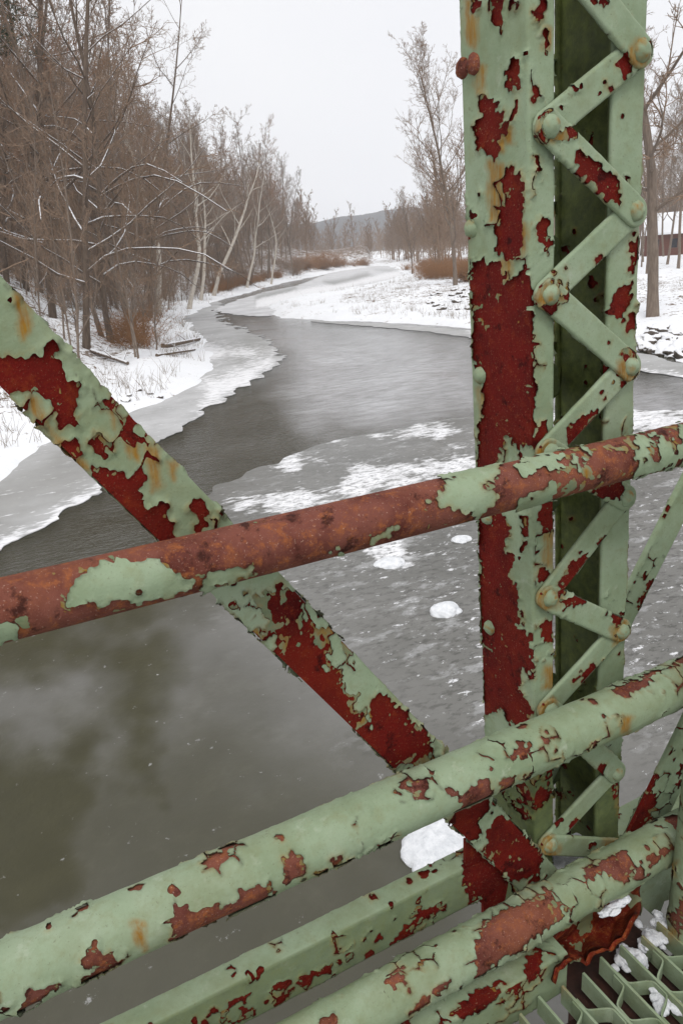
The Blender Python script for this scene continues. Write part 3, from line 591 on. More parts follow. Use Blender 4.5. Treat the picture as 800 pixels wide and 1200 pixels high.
# red bracket that carries the lowest rail, with a lip that holds snow
def bracket():
    T = [(640, 1112), (668, 1078), (690, 1063), (712, 1047), (735, 1036), (752, 1036)]
    B = [(652, 1150), (664, 1134), (690, 1124), (714, 1112), (733, 1098), (748, 1078)]
    n, m = 36, 14; mb = MB(); V = []
    for i in range(n):
        s = i / (n - 1) * 5; k = min(int(s), 4); f = s - k
        t = np.array(T[k]) * (1 - f) + np.array(T[k + 1]) * f; b_ = np.array(B[k]) * (1 - f) + np.array(B[k + 1]) * f
        for j in range(m):
            q = j / (m - 1); p = t * (1 - q) + b_ * q
            yv = .945 - .075 * q ** 2 + .035 * math.sin(q * math.pi)
            V.append(onY(p[0], p[1] + (q ** 3) * 9 * vnoise(np.array([i * .45]), np.array([.5]), 8)[0], yv) + np.array([0, .006 * vnoise(np.array([i * .3]), np.array([j * .35]), 6)[0], .006 * vnoise(np.array([i * .4]), np.array([j * .5]), 5)[0]]))
    V = np.array(V); off = np.array([0, .012, -.004])
    V2 = np.concatenate([V, V + off]); q = []
    for i in range(n - 1):
        for j in range(m - 1):
            a = i * m + j; q += [(a, a + 1, a + m + 1, a + m), (a + n * m, a + m + n * m, a + m + 1 + n * m, a + 1 + n * m)]
    for i in range(n - 1):
        for j in (0, m - 1):
            a = i * m + j; q.append((a, a + m, a + m + n * m, a + n * m))
    for j in range(m - 1):
        for i in (0, n - 1):
            a = i * m + j; q.append((a, a + 1, a + 1 + n * m, a + n * m))
    mb.add(V2, quads=q)
    G_ = V.reshape(n, m, 3); up = 5; gi = np.linspace(0, n - 1, n * up); gj = np.linspace(0, m - 1, m * up)
    i0 = np.minimum(gi.astype(int), n - 2); j0 = np.minimum(gj.astype(int), m - 2); fi = (gi - i0)[:, None, None]; fj = (gj - j0)[None, :, None]
    Gf = (G_[i0][:, j0] * (1 - fi) + G_[i0 + 1][:, j0] * fi) * (1 - fj) + (G_[i0][:, j0 + 1] * (1 - fi) + G_[i0 + 1][:, j0 + 1] * fi) * fj
    px = proj(Gf); F = 12 * fbm(px[..., 0] * .11, px[..., 1] * .11, 9, 4) - 5
    for p in crop(640, 980, .2, [(200, 440), (250, 440), (240, 540), (190, 560)], [(460, 340), (560, 370), (560, 460), (500, 420)], [(130, 640), (190, 630), (180, 720), (140, 740)]): F = np.maximum(F, 3 - sdpoly(px + 4 * fbm(px[..., 0] * .2, px[..., 1] * .2, 4)[..., None], p))
    F = F.ravel(); T_ = grid_tris(*Gf.shape[:2]); P3 = (Gf + np.array([0, -.004, .001])).reshape(-1, 3); ea, eb, t, tr, ed = clip_tris(T_, F)
    P3 = np.concatenate([P3, P3[ea] * (1 - t[:, None]) + P3[eb] * t[:, None]]); us, tr2, _ = compact(P3, tr)
    mb.add(P3[us], tris=tr2, mat=1, grime=.3, stain=.2)
    o = mb.build("rail_bracket", [M['bright'], M['paint']], bridge, label="bent bare red bracket under the lowest rail")
bracket()
plate("gusset_plate", [(748, 1040), (790, 1002), (800, 1010), (800, 1050), (778, 1056), (770, 1078), (752, 1062)], .99, .008, M['paint'], 2)
# rail post at the right edge
sP = onY(810, 1080, .85)
member("rail_post", bridge, None, np.array([sP[0], .85, H - 1.60]), np.array([sP[0] + .005, .85, H - .25]), (0, 1, 0), rad=.05, seed=27, chip=.2, base='rust',
       red=crop(640, 980, .2, [(750, 480), (800, 350), (850, 350), (850, 500), (790, 500)]), stains=crop(640, 980, .2, [(720, 540), (770, 500), (745, 640), (712, 650)], [(730, 160), (760, 150), (745, 230)]))
# ---- open grating deck
def grating():
    mb = MB(); z = H - 1.55; rg = random.Random(5); p = .061; y1 = .895; y0 = -1.4; X0 = onZ(696, 1114, z)[0]
    bars = [X0 + p * k for k in range(-30, 32)]
    for k, x in enumerate(bars):
        ys = np.linspace(y0, y1 + rg.uniform(-.006, .006), 60); V = []
        wob = .0012 * np.sin(ys * 9 + k)
        for sx, sz in ((-.003, -.05), (.003, -.05), (.003, 0), (-.003, 0)):
            V.append(np.stack([x + wob + sx, ys, np.full(60, z + sz)], -1))
        V = np.array(V); i = np.arange(4)[:, None] * 60; j = np.arange(59)[None]; i2 = (np.arange(4)[:, None] + 1) % 4 * 60
        st = np.zeros((4, 60)); st[2:] = np.clip(fbm(ys * 16, np.full(60, k * 3.3), 3) * 3.5 - 1.0, 0, 1)
        mb.add(V.reshape(-1, 3), quads=np.stack([i + j, i2 + j, i2 + j + 1, i + j + 1], -1).reshape(-1, 4), mat=0, smooth=False, stain=st.ravel())
        e = [0, 60, 120, 180]; mb.add(V[:, -1], quads=[(0, 1, 2, 3)], smooth=False)
    per = .125
    for k in range(len(bars) - 1):                                      # bent strips between the bearing bars
        xa, xb = bars[k] + .006, bars[k + 1] - .006; ph = (k % 2) * per / 2 + .02
        pts = []; y = y0 - ph
        while y < y1 - .01:
            pts += [(xa, y), (xa, y + .03), (xb, y + per / 2), (xb, y + per / 2 + .03)]; y += per
        pts = np.array([q for q in pts if q[1] < y1 - .004]); m = []
        for a, b in zip(pts[:-1], pts[1:]):
            for t in np.linspace(0, 1, 8)[:-1]: m.append(a + (b - a) * (t * t * (3 - 2 * t) * np.array([1, 0]) + t * np.array([0, 1])))
        m = np.array(m); n = len(m); T = np.gradient(m, axis=0); T /= np.linalg.norm(T, axis=1)[:, None]; Nn = np.stack([-T[:, 1], T[:, 0]], -1) * .0018
        V = []
        for s, sz in ((-1, -.042), (1, -.042), (1, -.003), (-1, -.003)):
            V.append(np.concatenate([m + Nn * s, np.full((n, 1), z + sz) + .0015 * vnoise(m[:, :1] * 30, m[:, 1:] * 30, k)], 1))
        i = np.arange(4)[:, None] * n; j = np.arange(n - 1)[None]; i2 = (np.arange(4)[:, None] + 1) % 4 * n
        mb.add(np.array(V).reshape(-1, 3), quads=np.stack([i + j, i + j + 1, i2 + j + 1, i2 + j], -1).reshape(-1, 4), mat=0, smooth=False,
               grime=np.clip(fbm(np.tile(m[:, 1] * 9, 4), np.tile(m[:, 0] * 30, 4), 4) * 1.2, 0, .7))
    mb.build("deck_grating", M['paint'], bridge)
grating()
fbx = MB(); fbx.box((1.07, 1.135, H - 1.56), (.20, .13, .02)); fbx.box((1.07, 1.16, H - 1.50), (.20, .012, .10)); fbx.build('shade_base_plate', M['dark'], bridge)  # dark base plate added to stand for the shade in the post foot
fb = MB(); zf = H - 1.64
fb.box((1.09, -.7, zf - .006), (.26, 3.5, .012)); fb.box((1.09, -.7, zf - .25), (.014, 3.5, .47)); fb.box((1.09, -.7, zf - .49), (.26, 3.5, .012))
fb.build("floor_beam", M['dark'], bridge)
for yy in (.80, .2, -.5):
    s_ = MB(); s_.box((.4, yy, zf - .085), (5.4, .012, .15)); s_.box((.4, yy, zf - .004 + .02), (5.4, .12, .010)); s_.box((.4, yy, zf - .165), (5.4, .12, .012)); s_.build("stringer", M['dark'], bridge)

# ================================================================== RIVER, ICE, BANKS
def W(pts): return [onZ(x, y, 0.)[:2] for x, y in pts]
SHL_PX = [(0, 572), (60, 522), (130, 492), (190, 472), (225, 452), (248, 432), (250, 412), (240, 396), (228, 384), (222, 373), (236, 361), (252, 354), (280, 346), (310, 337.5), (345, 329), (395, 318.5), (440, 311.8)]
SHR_PX = [(455, 311.8), (468, 316), (472, 323), (450, 331), (400, 341), (350, 349), (322, 356), (313, 364), (330, 372), (390, 375), (450, 377), (500, 381), (553, 386), (650, 398), (760, 414), (800, 426), (900, 446), (1100, 500)]
SHL = [np.array(p) for p in W(SHL_PX)]; SHR = [np.array(p) for p in W(SHR_PX)]
RIVER = [np.array((-60., -80.)), np.array((-16., -40.)), np.array((-9., 0.)), np.array((-4., 11.))] + SHL + SHR + [np.array((60., 5.)), np.array((90., -60.)), np.array((90., -80.))]
RIVER = np.array(RIVER)
def sstep(a, b, x): t = np.clip((x - a) / (b - a), 0, 1); return t * t * (3 - 2 * t)
_mid = [(a + b) / 2 for a, b in zip(SHL[-1:], SHR[:1])]
LEFTREG = np.array([(-900., -900.)] + [tuple(p) for p in RIVER[1:4]] + [tuple(p) for p in SHL] + [tuple(SHL[-1] + np.array([120, 260])), (300., 1500.), (-1500., 1500.)])
def ground_h(P):
    """height of the land at world points (...,2)"""
    d = sdpoly(P, RIVER); x, y = P[..., 0], P[..., 1]
    x_, y_ = P[..., 0], P[..., 1]; far_ = np.clip(np.hypot(x_, y_) / 60, .3, 1.2)
    d = d + far_ * (1.1 * fbm(x_ * .22, y_ * .22, 41, 3) + .35 * fbm(x_ * 1.2, y_ * 1.2, 42, 3))
    left = sdpoly(P, LEFTREG) < 0
    dist = np.hypot(x, y)
    n = fbm(x * .22, y * .22, 5, 4); n2 = fbm(x * .9, y * .9, 6, 3); n3 = fbm(x * .03, y * .03, 7, 3)
    base = np.where(d < 0, np.maximum(d * .35, -1.2), .14 * sstep(0, .5, d))
    fade = sstep(330, 220, y + 0 * x)
    hl = .55 * sstep(.4, 4, d) + np.maximum(d - 5 - 2 * n, 0) * .40 * fade
    hl = np.where(hl > 16, 16 + (hl - 16) * .45, hl); hl = np.minimum(hl, 34)
    hr = .25 * sstep(0, 1.5, d) + .9 * sstep(3, 14, d + 2 * n) + np.maximum(d - 25, 0) * .006
    h_ = np.where(left, hl, hr)
    return base + np.where(d > 0, h_ * (1 + .15 * n3) + (.10 * n2 + .28 * n) * sstep(0, 3, d), 0)
def gz(x, y): return float(ground_h(np.array([[x, y]]))[0])
def polar(a0, a1, na, r0, r1, nr):
    a = np.radians(np.linspace(a0, a1, na)); r = np.geomspace(r0, r1, nr)
    A, Rr = np.meshgrid(a, r, indexing='ij')
    return np.stack([np.sin(A) * Rr, np.cos(A) * Rr], -1)
# azimuth measured from +Y towards +X
G = polar(-75, 135, 620, 6, 1350, 330)
Gh = ground_h(G)
V = np.concatenate([G, Gh[..., None]], -1).reshape(-1, 3)
dG = sdpoly(G, RIVER).ravel()
def ground_mat():
    m, nt, bs = mat("snow_with_leaf_litter")
    n1 = noise(nt, .55, 6, .7); n2 = noise(nt, 3.5, 5, .7); n3 = noise(nt, .12, 3)
    sn = mix(nt, n1, (.82, .84, .87), (.91, .915, .92))
    br = mix(nt, n2, (.10, .065, .042), (.21, .145, .10))
    f = math_(nt, 'ADD', math_(nt, 'MULTIPLY', n2, .6), math_(nt, 'ADD', math_(nt, 'MULTIPLY', n1, .45), math_(nt, 'MULTIPLY', attr(nt, 'litter'), .22)))
    c = mix(nt, ramp(nt, f, (.655, 0), (.70, 1)), sn, br)
    setc(nt, bs, c, .9, .2); bump(nt, bs, math_(nt, 'ADD', n1, n2), .5, .12); return m
left_m = sdpoly(G, LEFTREG).ravel() < 0
lit = np.where(left_m, .42 * sstep(1, 6, dG) + .30 * sstep(8, 25, dG), .10 + .25 * sstep(5, 9, dG) - .25 * sstep(22, 30, dG)) + .15 * sstep(120, 300, G[..., 1].ravel())
gm = make_mesh("snow_ground", V, [grid_tris(620, 330)[:, ::-1]], [ground_mat()], {'litter': lit + .12})
link("snow_ground", gm, kind='structure')
# ---- water
def water_mat():
    m, nt, bs = mat("river_water")
    tc = N(nt, 'ShaderNodeTexCoord').outputs['Object']
    mp = N(nt, 'ShaderNodeMapping'); mp.inputs['Rotation'].default_value = (0, 0, .6); mp.inputs['Scale'].default_value = (1, 2.6, 1); nt.links.new(tc, mp.inputs['Vector'])
    a = noise(nt, 2.2, 4, .6, co=mp.outputs[0]); b = noise(nt, 7, 3, .6, co=mp.outputs[0]); c = noise(nt, .12, 4)
    col = mix(nt, c, (.034, .031, .018), (.060, .056, .036))
    col = mix(nt, math_(nt, 'MULTIPLY', attr(nt, 'slush'), ramp(nt, noise(nt, 1.1, 6, .7, co=mp.outputs[0]), (.30, .35), (.62, 1))), col, (.42, .42, .425))
    setc(nt, bs, col, .10, .5); bs.inputs['IOR'].default_value = 1.33
    h_ = math_(nt, 'MULTIPLY', math_(nt, 'ADD', a, math_(nt, 'MULTIPLY', b, .35)), ramp(nt, noise(nt, .25, 3), (.35, .15), (.65, 1)))
    bump(nt, bs, h_, .9, .11); return m
def wsheet(name, px_poly, z, m, a0, a1, r0, r1, na, nr, jag, extra=(), attrs=None, seed=1, skirt=.02, holes=()):
    P = polar(a0, a1, na, r0, r1, nr)
    poly = np.array(W(px_poly) + [np.array(e) for e in extra])
    r = np.hypot(P[..., 0], P[..., 1]); k = 1 / (.05 * r + .4)
    q = P + (jag * r * .02)[..., None] * np.stack([fbm(P[..., 0] * 1.3, P[..., 1] * 1.3, seed, 5), fbm(P[..., 0] * 1.3, P[..., 1] * 1.3, seed + 9, 5)], -1)
    F = -sdpoly(q, poly)
    for hp in holes: F = np.minimum(F, sdpoly(q, np.array(W(hp))))
    V = np.concatenate([P, np.full(P.shape[:-1] + (1,), z)], -1)
    V[..., 2] += .012 * fbm(P[..., 0] * .8, P[..., 1] * .8, seed + 3, 3) * min(1, z * 20)
    at = {k_: f(P, F).ravel() for k_, f in (attrs or {}).items()}
    T = grid_tris(na, nr)[:, ::-1]; ea, eb, t, tr, ed = clip_tris(T, F.ravel())
    ip = lambda X: np.concatenate([X, X[ea] * (1 - t.reshape((-1,) + (1,) * (X.ndim - 1))) + X[eb] * t.reshape((-1,) + (1,) * (X.ndim - 1))])
    VV = ip(V.reshape(-1, 3)); at = {k_: ip(v) for k_, v in at.items()}
    us, tr, ed = compact(VV, tr, ed); mb = MB(); at = {k_: v[us] for k_, v in at.items()}
    mb.add(VV[us], tris=tr, **at)
    bu, inv = np.unique(ed.ravel(), return_inverse=True); inv = inv.reshape(ed.shape); n = len(bu); B = VV[us][bu]
    mb.add(np.concatenate([B, B - [0, 0, skirt]]), quads=np.stack([inv[:, 0], inv[:, 0] + n, inv[:, 1] + n, inv[:, 1]], 1), smooth=False, **{k_: np.concatenate([v[bu]] * 2) for k_, v in at.items()})
    return mb.build(name, m, kind='structure')
def ice_mat(name, c_a, c_b, c_thin, white=.85, rough=.30, sn=0., bloom=.45, spec=.5):
    m, nt, bs = mat(name)
    n1 = noise(nt, .35, 6, .65); n2 = noise(nt, 1.6, 7, .7); n3 = noise(nt, 7, 5, .7)
    c = mix(nt, ramp(nt, n1, (.3, 0), (.7, 1)), c_a, c_b)
    c = mix(nt, math_(nt, 'MULTIPLY', ramp(nt, n2, (.52, 0), (.75, bloom)), 1.), c, (.30, .30, .28))      # frosted blooms
    c = mix(nt, attr(nt, 'thin'), c, mix(nt, n2, tuple(x * .7 for x in c_thin), tuple(x * 1.5 for x in c_thin)))
    tc = N(nt, 'ShaderNodeTexCoord').outputs['Object']
    mp = N(nt, 'ShaderNodeMapping'); mp.inputs['Rotation'].default_value = (0, 0, .5); mp.inputs['Scale'].default_value = (.8, 2.0, 1); nt.links.new(tc, mp.inputs['Vector'])
    ns = noise(nt, 2.4, 7, .68, co=mp.outputs[0])
    f = math_(nt, 'ADD', ns, math_(nt, 'ADD', math_(nt, 'MULTIPLY', attr(nt, 'snowp'), .42), sn))
    sm = ramp(nt, f, (.70, 0), (.79, .75), (.95, 1))
    c = mix(nt, sm, c, (white, white, white * 1.01))
    mp2 = N(nt, 'ShaderNodeMapping'); mp2.inputs['Rotation'].default_value = (0, 0, .5); mp2.inputs['Scale'].default_value = (1.0, 1.9, 1); nt.links.new(tc, mp2.inputs['Vector'])
    nf = noise(nt, 3.4, 6, .75, co=mp2.outputs[0]); nd = noise(nt, 5.5, 5, .7, co=mp2.outputs[0])
    fk = attr(nt, 'fleck')
    c = mix(nt, math_(nt, 'MULTIPLY', fk, ramp(nt, nd, (.50, 0), (.62, .75))), c, (.055, .053, .045))
    c = mix(nt, ramp(nt, math_(nt, 'ADD', nf, math_(nt, 'MULTIPLY', fk, .10)), (.69, 0), (.73, .9)), c, (.75, .75, .76))
    npl = noise(nt, 1.15, 7, .72, co=mp2.outputs[0])
    c = mix(nt, math_(nt, 'MULTIPLY', fk, ramp(nt, npl, (.545, 0), (.60, .65))), c, (.36, .36, .355))
    c = mix(nt, math_(nt, 'MULTIPLY', fk, ramp(nt, npl, (.64, 0), (.68, .9))), c, (.80, .80, .81))
    sp = ramp(nt, n3, (.66, 0), (.72, .5)); c = mix(nt, sp, c, (.5, .5, .5))
    setc(nt, bs, c, mix(nt, sm, (rough,) * 3, (.9,) * 3), spec); bs.inputs['IOR'].default_value = 1.31
    bump(nt, bs, math_(nt, 'ADD', math_(nt, 'ADD', n2, sm), math_(nt, 'MULTIPLY', n3, .4)), .30, .03); return m
def pxattr(polys, soft, jit=12, lvl=1.):
    def f(P, F):
        q = proj(np.concatenate([P, np.zeros(P.shape[:-1] + (1,))], -1)); s = np.full(P.shape[:-1], -1e3)
        for p in polys: s = np.maximum(s, -sdpoly(q, p))
        return lvl * sstep(-soft, soft, s + jit * fbm(q[..., 0] * .02, q[..., 1] * .03, 4, 4))
    return f
SLW = [[(290, 385), (560, 392), (562, 475), (470, 488), (385, 505), (345, 480), (318, 460), (335, 415)], [(640, 420), (800, 450), (1000, 520), (900, 540), (640, 470)]]
_G = polar(-100, 150, 420, 1.2, 900, 330)
_wm = make_mesh("river_water", np.concatenate([_G, np.zeros(_G.shape[:-1] + (1,))], -1).reshape(-1, 3), [grid_tris(420, 330)[:, ::-1]], [water_mat()], {'slush': pxattr(SLW, 35, 30)(_G, 0).ravel()})
link("river_water", _wm, kind='structure')
SLUSH = [[(405, 560), (470, 548), (560, 556), (560, 590), (500, 596), (430, 580)], [(420, 512), (520, 500), (565, 498), (560, 512), (470, 520)], [(600, 480), (800, 470), (900, 500), (800, 520), (640, 510)], [(265, 585), (330, 575), (395, 560), (415, 543), (470, 530), (565, 530), (565, 556), (490, 570), (420, 588), (350, 600), (275, 604)],
         [(300, 548), (345, 538), (380, 545), (350, 560)], [(370, 515), (410, 512), (400, 522)], [(520, 520), (565, 512), (565, 530), (530, 535)], [(345, 605), (420, 592), (440, 600), (380, 615)],
         [(420, 640), (470, 630), (480, 660), (440, 668)], [(750, 470), (820, 480), (820, 500), (760, 490)]]
THIN = [[(120, 760), (190, 740), (215, 860), (200, 950), (120, 930)], [(-50, 880), (120, 850), (130, 1100), (-50, 1130)], [(-60, 690), (200, 640), (240, 700), (60, 790), (-60, 800)]]
ice1 = ice_mat("grey_river_ice", (.118, .116, .103), (.19, .186, .172), (.036, .033, .010), bloom=.25)
wsheet("river_ice", [(-120, 720), (20, 700), (110, 672), (185, 640), (215, 600), (248, 572), (310, 545), (370, 523), (440, 509), (500, 497), (560, 487), (640, 482), (720, 478), (850, 486), (1000, 540)], .022, ice1, -78, 128, 2.2, 60, 620, 340, 1.2,
       extra=[(25, 8), (25, -4), (8, -6), (-5, -3), (-6, 3), (-3.5, 7)], attrs={'snowp': pxattr(SLUSH, 16, 26, .95), 'thin': (lambda P, F: np.maximum(pxattr(THIN, 45, 40, .9)(P, F), pxattr([[(-100, 900), (250, 820), (520, 960), (620, 1250), (-100, 1300)]], 110, 40, .68)(P, F))), 'fleck': pxattr([[(225, 600), (390, 505), (570, 480), (1000, 470), (1000, 800), (800, 900), (480, 870), (420, 760), (330, 690)]], 110, 60, 1.)}, seed=3)
ice2 = ice_mat("pale_shore_ice", (.36, .36, .355), (.58, .58, .58), (.19, .185, .165), rough=.6, sn=.10, spec=.12)
ice3 = ice_mat('snowy_far_ice', (.50, .50, .50), (.72, .72, .73), (.24, .24, .23), rough=.8, sn=.09, spec=.05)
wsheet("shore_ice", [(-90, 760), (0, 641), (50, 618), (108, 584), (150, 548), (182, 524), (236, 484), (290, 452), (318, 434), (330, 418), (318, 400), (290, 388), (264, 378), (254, 368), (262, 359), (250, 352), (222, 360), (205, 372), (215, 400), (220, 430), (180, 465), (100, 490), (30, 530), (-40, 580)], .03, ice2,
       -40, 40, 6, 190, 340, 300, 1.1, extra=[(-5.5, 10)], attrs={'snowp': pxattr([[(60, 600), (120, 570), (110, 590), (50, 625)], [(235, 440), (320, 415), (322, 425), (290, 460), (230, 490)], [(190, 470), (250, 430), (300, 415), (260, 400), (215, 400), (190, 440)], [(0, 640), (60, 610), (60, 625), (0, 648)]], 16, 14, .62), 'thin': pxattr([[(-40, 560), (60, 530), (150, 500), (170, 530), (80, 590), (-40, 640)], [(240, 400), (300, 395), (320, 415), (280, 430)]], 25, 20, .55)}, seed=5)
wsheet("river_ice", [(252, 363), (275, 352.5), (310, 342.5), (345, 335.5), (362, 330), (380, 322), (400, 315), (440, 309.5), (478, 311), (482, 326), (400, 346), (335, 358), (313, 371), (285, 370), (262, 367)], .04, ice3, 14, 45, 60, 520, 300, 300, .45,
       attrs={'snowp': pxattr([[(350, 342), (470, 314), (474, 326), (400, 341), (330, 354)], [(300, 352), (345, 342), (345, 348), (300, 362)]], 4, 5, .62), 'thin': pxattr([[(380, 330), (430, 320), (440, 324), (390, 336)], [(300, 348), (345, 338), (340, 343), (300, 354)], [(440, 316), (480, 316), (470, 322)]], 4, 4, .8)}, seed=7)
wsheet("river_ice", [(330, 374), (450, 380), (553, 388), (650, 400), (760, 417), (800, 428), (900, 448), (1100, 505), (1100, 520), (800, 443), (757, 437), (700, 425), (620, 412), (553, 397), (500, 389), (420, 382)], .045, ice2, 25, 90, 20, 110, 300, 160, .35,
       attrs={'snowp': pxattr([[(540, 385), (640, 398), (640, 412), (560, 398)], [(750, 430), (830, 455), (830, 470), (750, 445)]], 8, 8, .7), 'thin': lambda P, F: 0 * F + .25}, seed=8)
# ---- humps of snow frozen on the ice
M['hump'] = simple('crusted_snow', (.62, .64, .66), (.88, .89, .90), 11, .9, 1., .04)
M['oldsnow'] = simple('granular_old_snow', (.55, .57, .60), (.86, .87, .89), 90, .9, .9, .006)
def snow_clump(px, py, wpx, z, label, seed, squash=.5, group="snow humps on the river ice"):
    c = onZ(px, py, z); d = np.linalg.norm(c - CAM); r = wpx / FPX * d / 2; mb = MB()
    a0 = 0
    for k in range(4):
        rr = random.Random(seed * 7 + k); f = 1 if k == 0 else rr.uniform(.35, .6)
        mb.lump((c[0] + (0 if k == 0 else rr.uniform(-.6, .6) * r), c[1] + (0 if k == 0 else rr.uniform(-.6, .6) * r), c[2]), (r * f, r * f * .85, r * f * squash), seed + k, .13, 30, flat=-.03)
    mb.build("snow_hump", M['hump'], label=label, cat="snow hump", group=group)
snow_clump(521, 716, 36, .03, "rounded white snow hump alone on the grey ice, left of the post", 1)
snow_clump(458, 660, 34, .03, "flat white snow hump on the ice just under the rusty top rail", 2, .35)
snow_clump(510, 990, 78, .03, "large snow hump on the ice below the middle rail beside the lower joint", 3, .45)
snow_clump(540, 632, 24, .03, "small snow hump on the ice close to the post under the top rail", 4, .3)
# ---- snow caught on the bridge
def bridge_snow(name, pts, label, seed=1):
    mb = MB(); rr = random.Random(seed)
    for (P, s) in pts:
        P, s = np.array(P), np.array(s)
        for k in range(11):
            f = .8 if k == 0 else rr.uniform(.28, .6); o = np.array([rr.gauss(0, .42), rr.gauss(0, .42), rr.uniform(-.5, .25)]) * s * (k > 0)
            mb.lump(P + o, s * f * np.array([1, 1, .75]), rr.randint(1, 99), .3, 14)
    mb.build(name, M['oldsnow'], label=label, cat="snow clump")
zz = H - 1.575
def gp(x, y, dz=0.): p = onZ(x, y, zz); return (p[0], p[1], zz + dz)
bridge_snow("snow_clump", [(gp(735, 1118, -.012), (.028, .030, .022)), (gp(748, 1121, -.004), (.022, .024, .02))], "round snow clump filling a cell of the deck grating", 2)
bridge_snow("snow_clump", [(gp(764, 1098), (.024, .032, .022)), (gp(774, 1086, .01), (.020, .026, .02)), (gp(756, 1106), (.018, .02, .014))], "snow clump lying along a grating bar beside the rail post", 3)
bridge_snow("snow_clump", [(gp(776, 1172), (.026, .03, .016)), (gp(768, 1160), (.018, .02, .014))], "small grey snow clump deep in a grating cell at the right corner", 4)
_p = onY(720, 1062, .908); bridge_snow("snow_clump", [(_p, (.030, .012, .011)), (_p + [.028, 0, .004], (.02, .012, .010)), (_p - [.026, 0, .003], (.018, .012, .009))], "little bar of snow stuck on the red bracket", 5)
_q = rel(1.115, 1.15, -1.505); bridge_snow("snow_clump", [(_q, (.10, .055, .016)), (_q - [.055, -.01, 0], (.05, .045, .014)), (_q + [.07, -.01, 0.], (.05, .03, .014))], "flat wedge of snow on the chord behind the post foot", 6)
# ================================================================== TREES
def grow(seed, Ht, r0, lean=(0, 0), nb=16, start=.25, ang=(35, 62), up=.5, spread=.36, n2=6, n3=5, n4=0, twig=.010, wig=.05, droop=0., arch=0):
    """returns (trunk tubes, branch tubes); tube = (points, radii)"""
    rg = random.Random(seed); g_ = lambda s: rg.gauss(0, s)
    n = 12; P = []; p = np.array([0., 0, -.6]); d = np.array([lean[0], lean[1], 1.]); d /= np.linalg.norm(d)
    for k in range(n + 1):
        P.append(p.copy()); d = d + np.array([g_(wig), g_(wig), 0]); d[2] = max(d[2], .5); d /= np.linalg.norm(d); p = p + d * (Ht + .6) / n
    P = np.array(P); s = np.linspace(0, 1, n + 1)
    rad = r0 * (1 - s) ** .85 + .012; rad[0] *= 1.25
    trunk = [(P, rad)]; br = []
    def branch(p0, d0, L, r, lvl, m):
        d0 = d0 / np.linalg.norm(d0); pts = [p0]; d_ = d0.copy(); p_ = p0.copy()
        for k in range(m):
            d_ = d_ + np.array([g_(.16), g_(.16), g_(.12) + (up * .22 if lvl < 3 else .05) - droop * .2]); d_ /= np.linalg.norm(d_)
            p_ = p_ + d_ * L / m; pts.append(p_.copy())
        pts = np.array(pts); rr = r * (1 - np.linspace(0, 1, m + 1) * .8); br.append((pts, np.maximum(rr, twig * .45), lvl)); return pts
    def sub(pts, L, r, lvl, cnt):
        m = len(pts) - 1
        for k in range(cnt):
            t = rg.uniform(.22, 1.0) * m; i = min(int(t), m - 1); p0 = pts[i] + (pts[i + 1] - pts[i]) * (t - i)
            d0 = pts[i + 1] - pts[i]; d0 = d0 / np.linalg.norm(d0); rv = np.array([g_(1), g_(1), g_(.8)]); rv -= d0 * (rv @ d0); rv /= np.linalg.norm(rv) + 1e-9
            a = math.radians(rg.uniform(28, 62)); Ls = L * rg.uniform(.45, .85) * (1.15 - .6 * t / m)
            q = branch(p0, d0 * math.cos(a) + rv * math.sin(a), Ls, r, lvl, 4 if lvl < 3 else 3)
            if lvl == 2: sub(q, Ls * .62, max(r * .55, twig), 3, n3)
            elif lvl == 3 and n4: sub(q, Ls * .55, twig, 4, n4)
    for k in range(arch):
        t = .20 + .26 * k / max(arch, 1) + rg.uniform(0, .03); i = int(t * n); p0 = P[i]; L = Ht * rg.uniform(.24, .36); a = rg.gauss(0, .75); k_ = rg.uniform(.35, .85)
        q = [p0 + np.array([math.cos(a) * L * u, math.sin(a) * L * u + .25 * math.sin(u * 5 + k), L * (k_ * u - .62 * u * u) + .12 * math.sin(u * 9 + k)]) for u in np.linspace(0, 1, 7)]
        br.append((np.array(q), np.linspace(.10, .025, 7), 1)); sub(np.array(q), L * .4, .035, 2, 6)
    az = rg.uniform(0, 6.28)
    for k in range(nb):
        t = start + (1 - start) * (k + rg.random()) / nb * .97; i = min(int(t * n), n - 1); p0 = P[i] + (P[i + 1] - P[i]) * (t * n - i)
        az += 2.4 + g_(.4); a = math.radians(rg.uniform(*ang)) * (1.15 - .5 * t)
        d0 = np.array([math.cos(az) * math.sin(a), math.sin(az) * math.sin(a), math.cos(a)])
        L = Ht * spread * (1.08 - .78 * t) * rg.uniform(.7, 1.15); r = rad[i] * rg.uniform(.35, .55)
        q = branch(p0, d0, L, max(r, twig * 1.5), 1, 6); sub(q, L * .55, max(r * .45, twig * 1.2), 2, n2)
    return trunk, br
